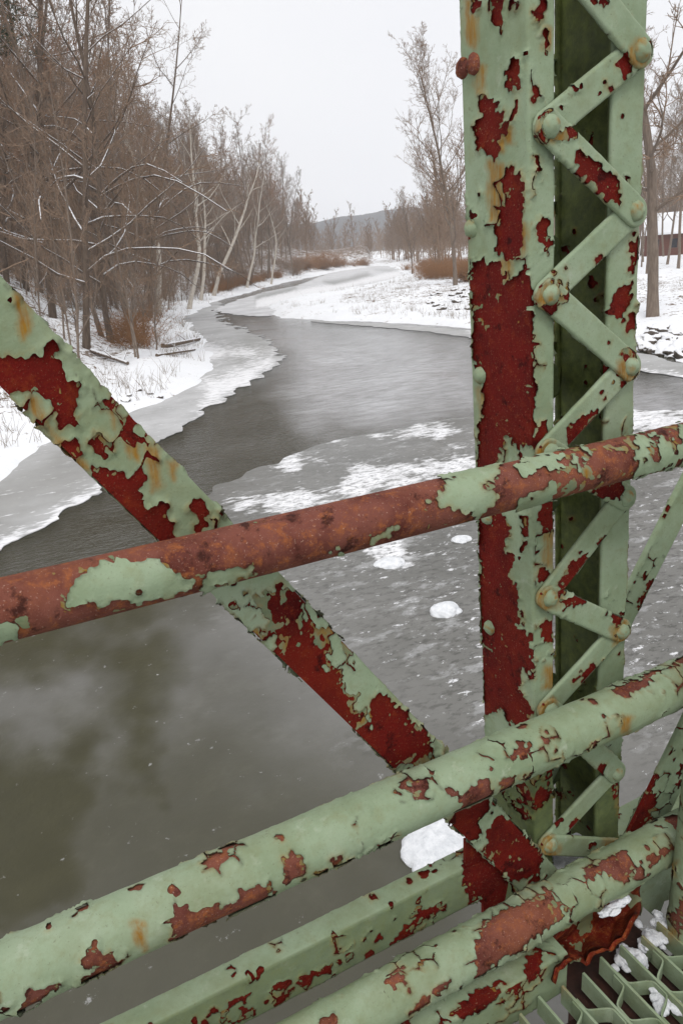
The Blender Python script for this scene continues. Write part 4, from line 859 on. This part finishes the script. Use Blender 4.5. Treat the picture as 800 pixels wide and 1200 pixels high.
def tubes_mesh(name, tubes, m):
    mb = MB()
    groups = {}
    for t in tubes:
        P, r = t[0], t[1]; lv = t[2] if len(t) > 2 else 0
        groups.setdefault((len(P), 8 if lv == 0 else 5 if lv == 1 else 3), []).append((P, r))
    for (n, k), L in groups.items():
        P = np.array([a for a, b in L]); r = np.array([b for a, b in L]); T = np.gradient(P, axis=1); T /= np.linalg.norm(T, axis=-1, keepdims=True) + 1e-12
        ref = np.where(np.abs(T[..., 2:]) < .85, np.array([0, 0, 1.]), np.array([1., 0, 0])); A = np.cross(T, ref); A /= np.linalg.norm(A, axis=-1, keepdims=True) + 1e-12; B = np.cross(T, A)
        th = np.arange(k) * 2 * math.pi / k + .5
        V = P[:, :, None] + r[:, :, None, None] * (np.cos(th)[:, None] * A[:, :, None] + np.sin(th)[:, None] * B[:, :, None])
        b = np.arange(len(L))[:, None, None] * n * k; i = np.arange(n - 1)[None, :, None] * k; j = np.arange(k)[None, None]; j2 = (j + 1) % k
        mb.add(V.reshape(-1, 3), quads=np.stack([b + i + j, b + i + k + j, b + i + k + j2, b + i + j2], -1).reshape(-1, 4), smooth=True)
    return mb.mesh(name, [m] if not isinstance(m, list) else m)
PROTO = {}
def proto(key, bark, twigm, **kw):
    tr, br = grow(**kw); l1 = [b for b in br if b[2] <= 1]; l2 = [b for b in br if b[2] > 1]
    PROTO[key] = (tubes_mesh("trunk_" + key, tr + l1, bark), tubes_mesh("crown_" + key, l2, twigm))
for k in range(5):
    proto('wood%d' % k, M['bark'], M[('twig', 'twig2', 'twig3', 'twig', 'twig2')[k]], seed=100 + k, Ht=23 + k, r0=.125 + .015 * k, nb=22, start=.20 + .05 * (k % 3), ang=(30, 64), n2=9, n3=7, n4=3, twig=.017, spread=.37)
for k in range(3):
    proto('sapling%d' % k, M['bark'], M['twig'], seed=130 + k, Ht=11 + k, r0=.05, nb=20, start=.12, ang=(25, 55), n2=7, n3=6, twig=.012, spread=.36, wig=.08)
for k in range(3):
    proto('bank%d' % k, M['bark_snow'], M['twig'], seed=150 + k, Ht=29, r0=.19, nb=20, start=.14, ang=(45, 82), n2=9, n3=8, n4=3, twig=.012, spread=.38, up=.35, lean=(.06, 0), arch=3 + k)
for k in range(2):
    proto('pale%d' % k, M['pale_bark'], M['pale_twig'], seed=170 + k, Ht=22, r0=.27, nb=13, start=.30, ang=(30, 60), n2=7, n3=6, n4=2, twig=.015, spread=.38, wig=.09)
for k in range(3):
    proto('far%d' % k, M['twig'], M['twig'], seed=190 + k, Ht=18, r0=.22, nb=15, start=.18, ang=(28, 58), n2=6, n3=4, twig=.045, spread=.38)
proto('tall', M['bark'], M['twig'], seed=211, Ht=25, r0=.24, nb=30, start=.16, ang=(30, 66), n2=9, n3=7, n4=3, twig=.017, spread=.52, up=.75)
proto('right', M['bark'], M['twig'], seed=222, Ht=22, r0=.30, nb=17, start=.24, ang=(40, 75), n2=9, n3=8, n4=3, twig=.013, spread=.45, up=.5)
def wood_mass(name, spots, label):
    """a far-off wood, too many trees to count, as one mesh"""
    src = []
    for k in range(3):
        tr, br = grow(seed=400 + k, Ht=18, r0=.15, nb=18, start=.10, ang=(28, 64), n2=7, n3=4, twig=.055, spread=.36)
        me = tubes_mesh("w", [t for t in tr] + br, M['twig']); n = len(me.vertices); V = np.zeros(n * 3, np.float32); me.vertices.foreach_get('co', V)
        Q = np.zeros(len(me.loops), np.int32); me.loops.foreach_get('vertex_index', Q); src.append((V.reshape(-1, 3), Q.reshape(-1, 4)))
    rr = np.random.default_rng(8); mb = MB(); Z = ground_h(np.array(spots))
    for (x, y), z in zip(spots, Z):
        V, Q = src[rr.integers(3)]; a = rr.uniform(0, 6.28); sc = rr.uniform(.65, 1.15); c, s_ = math.cos(a) * sc, math.sin(a) * sc
        mb.add(np.stack([V[:, 0] * c - V[:, 1] * s_, V[:, 0] * s_ + V[:, 1] * c, V[:, 2] * sc], -1) + [x, y, z], quads=Q)
    mb.build(name, M['twig'], label=label, cat="woods", kind='stuff')
def spots(n, az0, az1, r0, r1, cond):
    rr = np.random.default_rng(n); a = np.radians(rr.uniform(az0, az1, n * 30)); r = np.sqrt(rr.uniform(r0 ** 2, r1 ** 2, n * 30)); P = np.stack([np.sin(a) * r, np.cos(a) * r], -1)
    return P[cond(P)][:n]
NT = [0]
def tree(key, x, y, label, sc=1., rz=None, lean=(0, 0), group=None, name="bare_tree", parts=True, z=None):
    NT[0] += 1; rg = random.Random(NT[0] * 13 + 5)
    o = bpy.data.objects.new(name, None); COL.objects.link(o)
    o.location = (x, y, (gz(x, y) if z is None else z)); o.rotation_euler = (lean[1], lean[0], rg.uniform(0, 6.28) if rz is None else rz)
    o.rotation_mode = 'ZYX'
    o.scale = (sc, sc, sc * rg.uniform(.92, 1.08)); o['label'] = label; o['category'] = "tree"
    if group: o['group'] = group
    link("trunk", PROTO[key][0], o); link("crown", PROTO[key][1], o); return o
# --- the wood on the left bank
SL = np.array(SHL); seg = np.linalg.norm(np.diff(SL, axis=0), axis=1); cum = np.concatenate([[0], np.cumsum(seg)])
def shore_pt(s, off):
    i = int(np.clip(np.searchsorted(cum, s) - 1, 0, len(seg) - 1)); t = (SL[i + 1] - SL[i]) / seg[i]; nrm = np.array([-t[1], t[0]])
    return SL[i] + t * (s - cum[i]) + nrm * off
rg = random.Random(77); placed = []
def ok(x, y, dmin):
    for a, b in placed:
        if (a - x) ** 2 + (b - y) ** 2 < dmin * dmin: return False
    placed.append((x, y)); return True
def put_px(px, py, depth_Y=None): pass
def scatter(n, az0, az1, r0, r1, dmin, dlo, dhi, fn):
    k = 0
    for _ in range(n * 60):
        if k >= n: break
        a = math.radians(rg.uniform(az0, az1)); r = math.sqrt(rg.uniform(r0 ** 2, r1 ** 2)); x, y = math.sin(a) * r, math.cos(a) * r
        d = sdpoly(np.array([[x, y]]), RIVER)[0]
        if not (dlo < d < dhi) or not ok(x, y, dmin): continue
        if fn(x, y) is not False: k += 1
def isleft(x, y): return sdpoly(np.array([[x, y]]), LEFTREG)[0] < 0
# distinct near trees of the left bank, by their foot in the photograph
_SS = np.geomspace(8, 420, 2400)
def foot(px, py):
    """first point of the land met by the view ray through a photo pixel"""
    d = ray(px, py); P = CAM + _SS[:, None] / np.hypot(d[0], d[1]) * d; hh = ground_h(P[:, :2]); k = np.argmax(P[:, 2] < hh) if (P[:, 2] < hh).any() else -1
    return P[k]
near = [('bank0', 100, 408, "slim grey tree low on the left bank, just left of the brown brush", .92, (.02, .05)),
        ('bank1', 130, 400, "slightly leaning grey tree right beside the rust brown brush on the left bank", .9, (-.02, -.02)),
        ('bank2', 30, 338, "thick dark tree rising at the left edge above the steel diagonal", 1.05, (.03, .0)),
        ('bank1', 8, 330, "snow topped many limbed tree cut by the left edge of the view", 1.0, (.04, 0)),
        ('bank0', 62, 372, "snow laden grey tree with long arching limbs on the left slope", 1.05, (.05, .0)),
        ('bank2', 176, 372, "brown trunked tree behind the rust brown brush on the left bank", .95, (0, 0))]
for k, px, py, lb, sc, ln in near:
    P = foot(px, py); tree(k, P[0], P[1], lb, sc, lean=ln, rz=rg.uniform(-.9, .3)); placed.append((P[0], P[1]))
for k, px, py, lb, sc, ln in [('pale0', 186, 368, "white barked straight sycamore on the left bank before the wood", 1.05, (.04, .02)),
        ('pale1', 250, 347, "pale sycamore with forked white limbs leaning over the river bend", 1.05, (.30, .05)),
        ('pale0', 290, 337, "pale slanting sycamore beyond the forked one on the river bend", .9, (.42, .05)),
        ('pale1', 236, 352, "pale crooked tree leaning out over the dark water on the left", .9, (.38, .05)),
        ('pale0', 222, 362, "pale barked tree slanting over the grey ice shelf on the left", .95, (.26, .1)),
        ('pale1', 318, 333, "small pale tree slanting at the far end of the left wood", .75, (.35, .0))]:
    P = foot(px, py); tree(k, P[0], P[1], lb, sc, lean=ln); placed.append((P[0], P[1]))
LW1 = "bare grey brown tree standing in the dense wood on the left bank"
def wood(x, y):
    if not isleft(x, y): return False
    tree('wood%d' % rg.randrange(5), x, y, LW1, rg.uniform(.75, 1.12), lean=(rg.gauss(0, .05), rg.gauss(0, .05)), group="trees of the wood on the left bank")
scatter(150, -5, 24, 40, 175, 2.2, 4, 50, wood)
scatter(40, 17, 24.2, 120, 290, 3, 3, 45, wood)
def sap(x, y):
    if not isleft(x, y): return False
    tree('sapling%d' % rg.randrange(3), x, y, "thin bare sapling in the undergrowth of the left bank", rg.uniform(.6, 1.15), lean=(rg.gauss(0, .12), rg.gauss(0, .12)), group="saplings on the left bank", name="bare_sapling")
scatter(170, -4, 25, 36, 150, 1.0, 2.5, 32, sap)
# --- right bank
P = foot(764, 371); tree('right', P[0], P[1], "stout brown tree on the right bank just right of the steel post", 1.0, lean=(-.09, .0), rz=2.0); placed.append((P[0], P[1]))
P = foot(533, 334); tree('tall', P[0], P[1], "tall upswept bare tree close behind the left edge of the steel post", .84, lean=(-.05, .02)); placed.append((P[0], P[1]))
for px, py, sc, lb in ((482, 308, .62, "small rounded bare tree standing above the brown brush of the right bank"), (510, 306, .7, "bare tree over the brown brush between the small rounded tree and the post")):
    a = ray(px, 300); r = 150; x, y = a[0] / np.hypot(a[0], a[1]) * r, a[1] / np.hypot(a[0], a[1]) * r; tree('tall', x, y, lb, sc); placed.append((x, y))
def rwood(x, y):
    if isleft(x, y): return False
    tree('wood%d' % rg.randrange(5), x, y, "bare brown tree in the grove on the right bank behind the post", rg.uniform(.6, .95), group="trees of the right bank grove")
scatter(52, 43, 60, 75, 200, 4, 18, 400, rwood)
dR_ = lambda P: sdpoly(P, RIVER); isL = lambda P: sdpoly(P, LEFTREG) < 0
wood_mass("far_woods", spots(330, 22, 50, 300, 620, lambda P: dR_(P) > 5), "brown mass of bare trees closing the end of the river")
wood_mass("back_woods", spots(330, -10, 26, 75, 330, lambda P: isL(P) & (dR_(P) > 14) & (dR_(P) < 95)), "brown mass of bare trees filling the slope behind the left bank wood")
wood_mass("right_bank_woods", spots(150, 29.5, 41, 120, 330, lambda P: ~isL(P) & (dR_(P) > 7)), "brown mass of bare trees along the right bank left of the post")
wood_mass("back_woods", spots(130, 44, 75, 150, 330, lambda P: ~isL(P) & (dR_(P) > 20)), "brown mass of bare trees behind the house on the right")
# --- pine among the left trees
def pine(x, y, Ht, label):
    rg2 = random.Random(9); o = bpy.data.objects.new("pine_tree", None); COL.objects.link(o); o.location = (x, y, gz(x, y)); o['label'] = label; o['category'] = "tree"
    t = MB(); t.tube([(0, 0, -.5), (.1, 0, Ht * .5), (0, .1, Ht)], [.2, .14, .03], 9); tr = t.build("trunk", M['bark'], o)
    mb = MB(); Vs, Ts = [], []; tub = []
    z = Ht * .66
    while z < Ht:
        for k in range(5):
            a = rg2.uniform(0, 6.28); L = (Ht - z) * .33 * rg2.uniform(.6, 1.2) + .5; n = 8
            pts = np.array([(math.cos(a) * L * s, math.sin(a) * L * s, z + L * (.12 * s - .10 * s * s)) for s in np.linspace(0, 1, n)]); tub.append((pts, np.linspace(.045, .01, n), 1))
            for q in range(int(70 * L)):
                s = rg2.uniform(.25, 1); c = pts[int(s * (n - 1))] + np.array([rg2.gauss(0, .28 * (1.2 - s) * L * .45 + .12), rg2.gauss(0, .28 * (1.2 - s) * L * .45 + .12), rg2.gauss(.05, .09)])
                dv = np.array([math.cos(a), math.sin(a), .25]) + np.array([rg2.gauss(0, .7), rg2.gauss(0, .7), rg2.gauss(0, .35)]); dv = dv / np.linalg.norm(dv) * rg2.uniform(.16, .30)
                sv = np.cross(dv, (rg2.gauss(0, 1), rg2.gauss(0, 1), 1)); sv = sv / np.linalg.norm(sv) * .026; b = len(Vs); Vs += [c - sv, c + sv, c + dv]; Ts.append((b, b + 1, b + 2))
        z += rg2.uniform(.55, .9)
    mb.add(Vs, tris=Ts, smooth=False); mb.build("needles", M['needle'], o)
    link("crown", tubes_mesh("pine_limbs", tub, M['bark']), o)
_a = ray(72, 350); P = _a[:2] / np.hypot(_a[0], _a[1]) * 60; pine(P[0], P[1], 25, "dark green pine standing among the bare trees at the upper left")
# --- brush, weeds, logs and rocks
def bush_mesh(name, seed, Ht, n, m):
    rg2 = random.Random(seed); tub = []
    for k in range(n):
        a = rg2.uniform(0, 6.28); sp = rg2.uniform(.1, 1.1); L = Ht * rg2.uniform(.35, 1.15); b = np.array([rg2.gauss(0, .6), rg2.gauss(0, .6), -.1])
        pts = np.array([b + np.array([math.cos(a) * sp * L * s ** 1.3, math.sin(a) * sp * L * s ** 1.3, L * (s - .25 * sp * s * s)]) for s in np.linspace(0, 1, 6)]); tub.append((pts, np.linspace(.012, .005, 6), 2))
        for q in range(16):
            i = rg2.randrange(1, 5); d = np.array([rg2.gauss(0, .5), rg2.gauss(0, .5), rg2.uniform(.1, .8)]) * L * .28; tub.append((np.array([pts[i], pts[i] + d * .5 + [0, 0, .02], pts[i] + d]), np.array([.007, .006, .004]), 3))
    return tubes_mesh(name, tub, m)
BUSH = [bush_mesh("brush%d" % k, 300 + k, 2.1, 46 + 14 * k, M['brush']) for k in range(3)]
def bush(x, y, sc, label, group): 
    o = link("bush", BUSH[rg.randrange(3)], None, label=label, cat="bush", group=group); o.location = (x, y, gz(x, y)); o.scale = (sc * 1.2, sc * 1.2, sc * rg.uniform(.55, 1.25)); o.rotation_euler = (0, 0, rg.uniform(0, 6.28))
for k, (px, py, sc) in enumerate(((140, 402, .9), (152, 406, 1.0), (163, 400, .8), (148, 392, 1.0), (170, 408, .6))):
    P = foot(px, py); bush(P[0], P[1], sc * 1.2, "rust brown bush in the clump at the foot of the left bank", "brown bushes on the left bank")
for k in range(60):
    px = rg.uniform(470, 600); P = foot(px, rg.uniform(308, 331) - max(0, 492 - px) * .6); bush(P[0], P[1], rg.uniform(.8, 1.25), "rust brown bush in the thicket on the right bank beside the post", "brown bushes on the right bank")
for k in range(44):
    px = rg.uniform(250, 348); t_ = (px - 255) / 90; py = 343 - t_ * 21; P = foot(px, py - rg.uniform(0, 5)); bush(P[0], P[1], rg.uniform(.4, 1.2), "rust brown bush along the left shore at the river bend", "brown bushes at the bend")
for k in range(24):
    px = rg.uniform(345, 445); P = foot(px, 317 - (px - 345) * .07 - rg.uniform(0, 2)); bush(P[0], P[1], rg.uniform(1.1, 2.2), "low brown bush along the far end of the river", "brown bushes at the far end")
def undergrowth():
    rg2 = random.Random(61); src = []
    for k in range(3):
        me = bush_mesh('u', 700 + k, 3.6, 26, M['twig']); n = len(me.vertices); V = np.zeros(n * 3, np.float32); me.vertices.foreach_get('co', V)
        Q = np.zeros(len(me.loops), np.int32); me.loops.foreach_get('vertex_index', Q); src.append((V.reshape(-1, 3), Q.reshape(-1, 4)))
    pts = spots(330, -6, 25, 66, 210, lambda P: isL(P) & (dR_(P) > 3.5) & (dR_(P) < 42)); Z = ground_h(pts); mb = MB()
    for (x, y), z in zip(pts, Z):
        V, Q = src[rg2.randrange(3)]; a = rg2.uniform(0, 6.28); sc = rg2.uniform(.6, 1.5); c, s_ = math.cos(a) * sc, math.sin(a) * sc
        mb.add(np.stack([V[:, 0] * c - V[:, 1] * s_, V[:, 0] * s_ + V[:, 1] * c, V[:, 2] * sc * rg2.uniform(.7, 1.3)], -1) + [x, y, z], quads=Q)
    mb.build("undergrowth", M['twig'], label="tangle of thin brown stems under the trees of the left bank", cat="undergrowth", kind='stuff')
undergrowth()
def weeds(name, pts, hmin, hmax, m, seed):
    rg2 = random.Random(seed); tub = []
    zz_ = ground_h(np.array(pts)) - .03
    for (x, y), z in zip(pts, zz_):
        for k in range(rg2.randint(2, 7)):
            L = rg2.uniform(hmin, hmax) * rg2.uniform(.4, 1); a = rg2.uniform(0, 6.28); s = rg2.uniform(.05, .9)
            p0 = np.array([x + rg2.gauss(0, .12), y + rg2.gauss(0, .12), z]); d = np.array([math.cos(a) * s, math.sin(a) * s, 1]) * L
            tub.append((np.array([p0, p0 + d * .5, p0 + d - [0, 0, .15 * L * s]]), np.array([.007, .005, .003]), 3))
    link(name, tubes_mesh(name, tub, m), kind='stuff', label="dry weed stalks poking through the snow", cat="weeds")
_n = np.random.default_rng(4); _a = np.radians(_n.uniform(-5, 62, 14000)); _r = _n.uniform(24, 190, 14000); _P = np.stack([np.sin(_a) * _r, np.cos(_a) * _r], -1)
_d = sdpoly(_P, RIVER); _L = sdpoly(_P, LEFTREG) < 0
pl = _P[_L & (_d > .5) & (_d < 30) & (vnoise(_P[:, 0] * .3, _P[:, 1] * .3, 8) > -.1)]
pr = _P[~_L & (_d > 1.2) & (_d < 16) & (vnoise(_P[:, 0] * .25, _P[:, 1] * .25, 9) > .05)]
weeds("dry_weeds", pl, .25, 1.1, M['weed'], 4); weeds("dry_weeds", pr, .25, .8, M['weed'], 5)
def log(p0, p1, r, label, seed):
    A, B = foot(*p0), foot(*p1); mb = MB(); n = 9; t = np.linspace(0, 1, n); P = A[None] * (1 - t[:, None]) + B[None] * t[:, None]
    P[:, 2] = [gz(q[0], q[1]) + r * .7 for q in P]; P[:, 2] = np.linspace(P[:, 2].max() * .8 + P[0, 2] * .2, P[-1, 2], n); P += .06 * np.stack([fbm(t * 5, t * 0 + seed, 1), fbm(t * 5, t * 0 + seed, 2), 0 * t], -1)
    mb.tube(P, np.linspace(r, r * .6, n), 9)
    for k in range(3):
        i = 3 + 2 * k; mb.tube([P[i], P[i] + np.array([.3 * (-1) ** k, .4, .35]), P[i] + np.array([.5 * (-1) ** k, .8, .5])], [r * .3, r * .2, r * .08], 6)
    mb.build("fallen_log", M['bark_snow'], label=label, cat="log")
log((192, 408), (234, 399), .16, "dark fallen log with a snowy top lying on the left shore", 1)
log((108, 413), (150, 428), .13, "long thin fallen trunk below the brown bushes on the left shore", 2)
log((185, 418), (228, 411), .09, "broken branch lying just below the dark fallen log", 3)
def rock(px, py, s, label, group, seed):
    P = foot(px, py); mb = MB(); mb.lump((0, 0, 0), (s, s * .8, s * .5), seed, .5, 12); o = mb.build("rock", M['rock'], label=label, cat="rock", group=group)
    o.location = (P[0], P[1], gz(P[0], P[1]) + s * .12); o.rotation_euler = (0, 0, seed)
for k in range(34):
    px = rg.uniform(752, 815); rock(px, rg.uniform(382, 412) + (px - 752) * .2, rg.uniform(.18, .5), "snow dusted dark rock on the right shore below the stout tree", "rocks on the right shore", 50 + k)
for k, (px, py) in enumerate(((151, 464), (163, 458), (188, 466), (148, 470), (176, 462))):
    rock(px, py, rg.uniform(.12, .2), "small brown stone at the snow edge of the left shore", "stones on the left shore", 90 + k)
for k in range(26):
    px = rg.uniform(500, 556); rock(px, rg.uniform(338, 366), rg.uniform(.15, .42), "snow dusted stone on the white bar left of the post", "stones on the snow bar", 120 + k)
# --- house across the field
def house():
    a = ray(800, 290); a /= np.hypot(a[0], a[1]); D = 135; c = CAM + a * D; z0 = gz(c[0], c[1]) - .2
    o = bpy.data.objects.new("house", None); COL.objects.link(o); o.location = (c[0], c[1], z0); o['label'] = "brick red house with a snowy roof beyond the field on the right"; o['category'] = "house"
    o.rotation_euler = (0, 0, math.radians(-52))
    m1 = simple("brick_red_siding", (.11, .045, .034), (.16, .07, .05), 6); wd = simple("dark_window", (.02, .022, .025), (.04, .04, .045), 2, .2); tr_ = simple("brown_trim", (.12, .07, .05), (.17, .1, .08), 3)
    L, Wd, Hh, Rr = 11., 8., 3.4, 2.6
    b = MB(); b.box((0, 0, Hh / 2), (L, Wd, Hh)); b.add([(-L / 2, -Wd / 2, Hh), (-L / 2, Wd / 2, Hh), (-L / 2, 0, Hh + Rr), (L / 2, -Wd / 2, Hh), (L / 2, Wd / 2, Hh), (L / 2, 0, Hh + Rr)], tris=[(0, 2, 1), (3, 4, 5)], smooth=False); b.build("wall", m1, o)
    r = MB(); e = .5
    for s in (-1, 1):
        y1, z1 = s * (Wd / 2 + e), Hh - e * Rr / (Wd / 2)
        r.add([(-L / 2 - e, 0, Hh + Rr + .04), (L / 2 + e, 0, Hh + Rr + .04), (L / 2 + e, y1, z1 + .04), (-L / 2 - e, y1, z1 + .04), (-L / 2 - e, 0, Hh + Rr + .34), (L / 2 + e, 0, Hh + Rr + .34), (L / 2 + e, y1, z1 + .34), (-L / 2 - e, y1, z1 + .34)],
              quads=[(0, 1, 2, 3), (4, 7, 6, 5), (0, 4, 5, 1), (3, 2, 6, 7), (0, 3, 7, 4), (1, 5, 6, 2)], smooth=False)
    ro = r.build("roof", M['snow'], o, label="roof under thick snow"); ch = MB(); ch.box((2, .6, Hh + Rr + .5), (.7, .7, 1.6)); ch.build("chimney", m1, ro)
    for k in range(4):
        for s in (-1, 1):
            f = MB(); x = -3.9 + 2.6 * k; f.box((x, s * (Wd / 2 + .03), 1.8), (1.2, .08, 1.5)); fo = f.build("window", tr_, o); p = MB(); p.box((x, s * (Wd / 2 + .06), 1.8), (1.0, .06, 1.3)); p.build("pane", wd, fo)
house()
# --- hills at the end of the valley
def hills():
    az = np.radians(np.linspace(-20, 80, 500)); mb = MB()
    hm = simple("wooded_hill", (.035, .037, .042), (.075, .07, .07), .12, .95, .6, 3.)
    for (r0, hh, sd, f, w0) in ((900, 62, 3, 9, 1.),):
        rr = np.linspace(0, 1, 14); A, S = np.meshgrid(az, rr, indexing='ij'); rad = r0 + S * 260
        prof = hh * (.82 + .25 * fbm(A * f, A * 0 + sd, sd, 3))
        if r0 < 700: prof = prof * (sstep(math.radians(29.5), math.radians(34), A) + sstep(math.radians(24.5), math.radians(20), A)) 
        z = -2 + prof * np.sin(S * math.pi / 2) ** .8 + sstep(.15, .5, S) * prof / hh * (1.5 * fbm(A * 500, S * 20, sd + 2, 3))
        mb.add(np.stack([np.sin(A) * rad, np.cos(A) * rad, z], -1).reshape(-1, 3), tris=grid_tris(500, 14)[:, ::-1])
    mb.build("hills", hm, kind='structure')
hills()

# ================================================================== WINTER HAZE
def haze():
    mb = MB(); mb.box((300, 350, 30), (2500, 2400, 70))
    m = bpy.data.materials.new("winter_haze"); m.use_nodes = True; nt = m.node_tree; nt.nodes.clear()
    o = nt.nodes.new('ShaderNodeOutputMaterial'); v = nt.nodes.new('ShaderNodeVolumePrincipled')
    v.inputs['Color'].default_value = (.965, .98, 1., 1); v.inputs['Density'].default_value = .0004
    nt.links.new(v.outputs[0], o.inputs['Volume'])
    mb.build("haze", m, kind='stuff', label="pale winter haze over the valley", cat="haze")
haze()
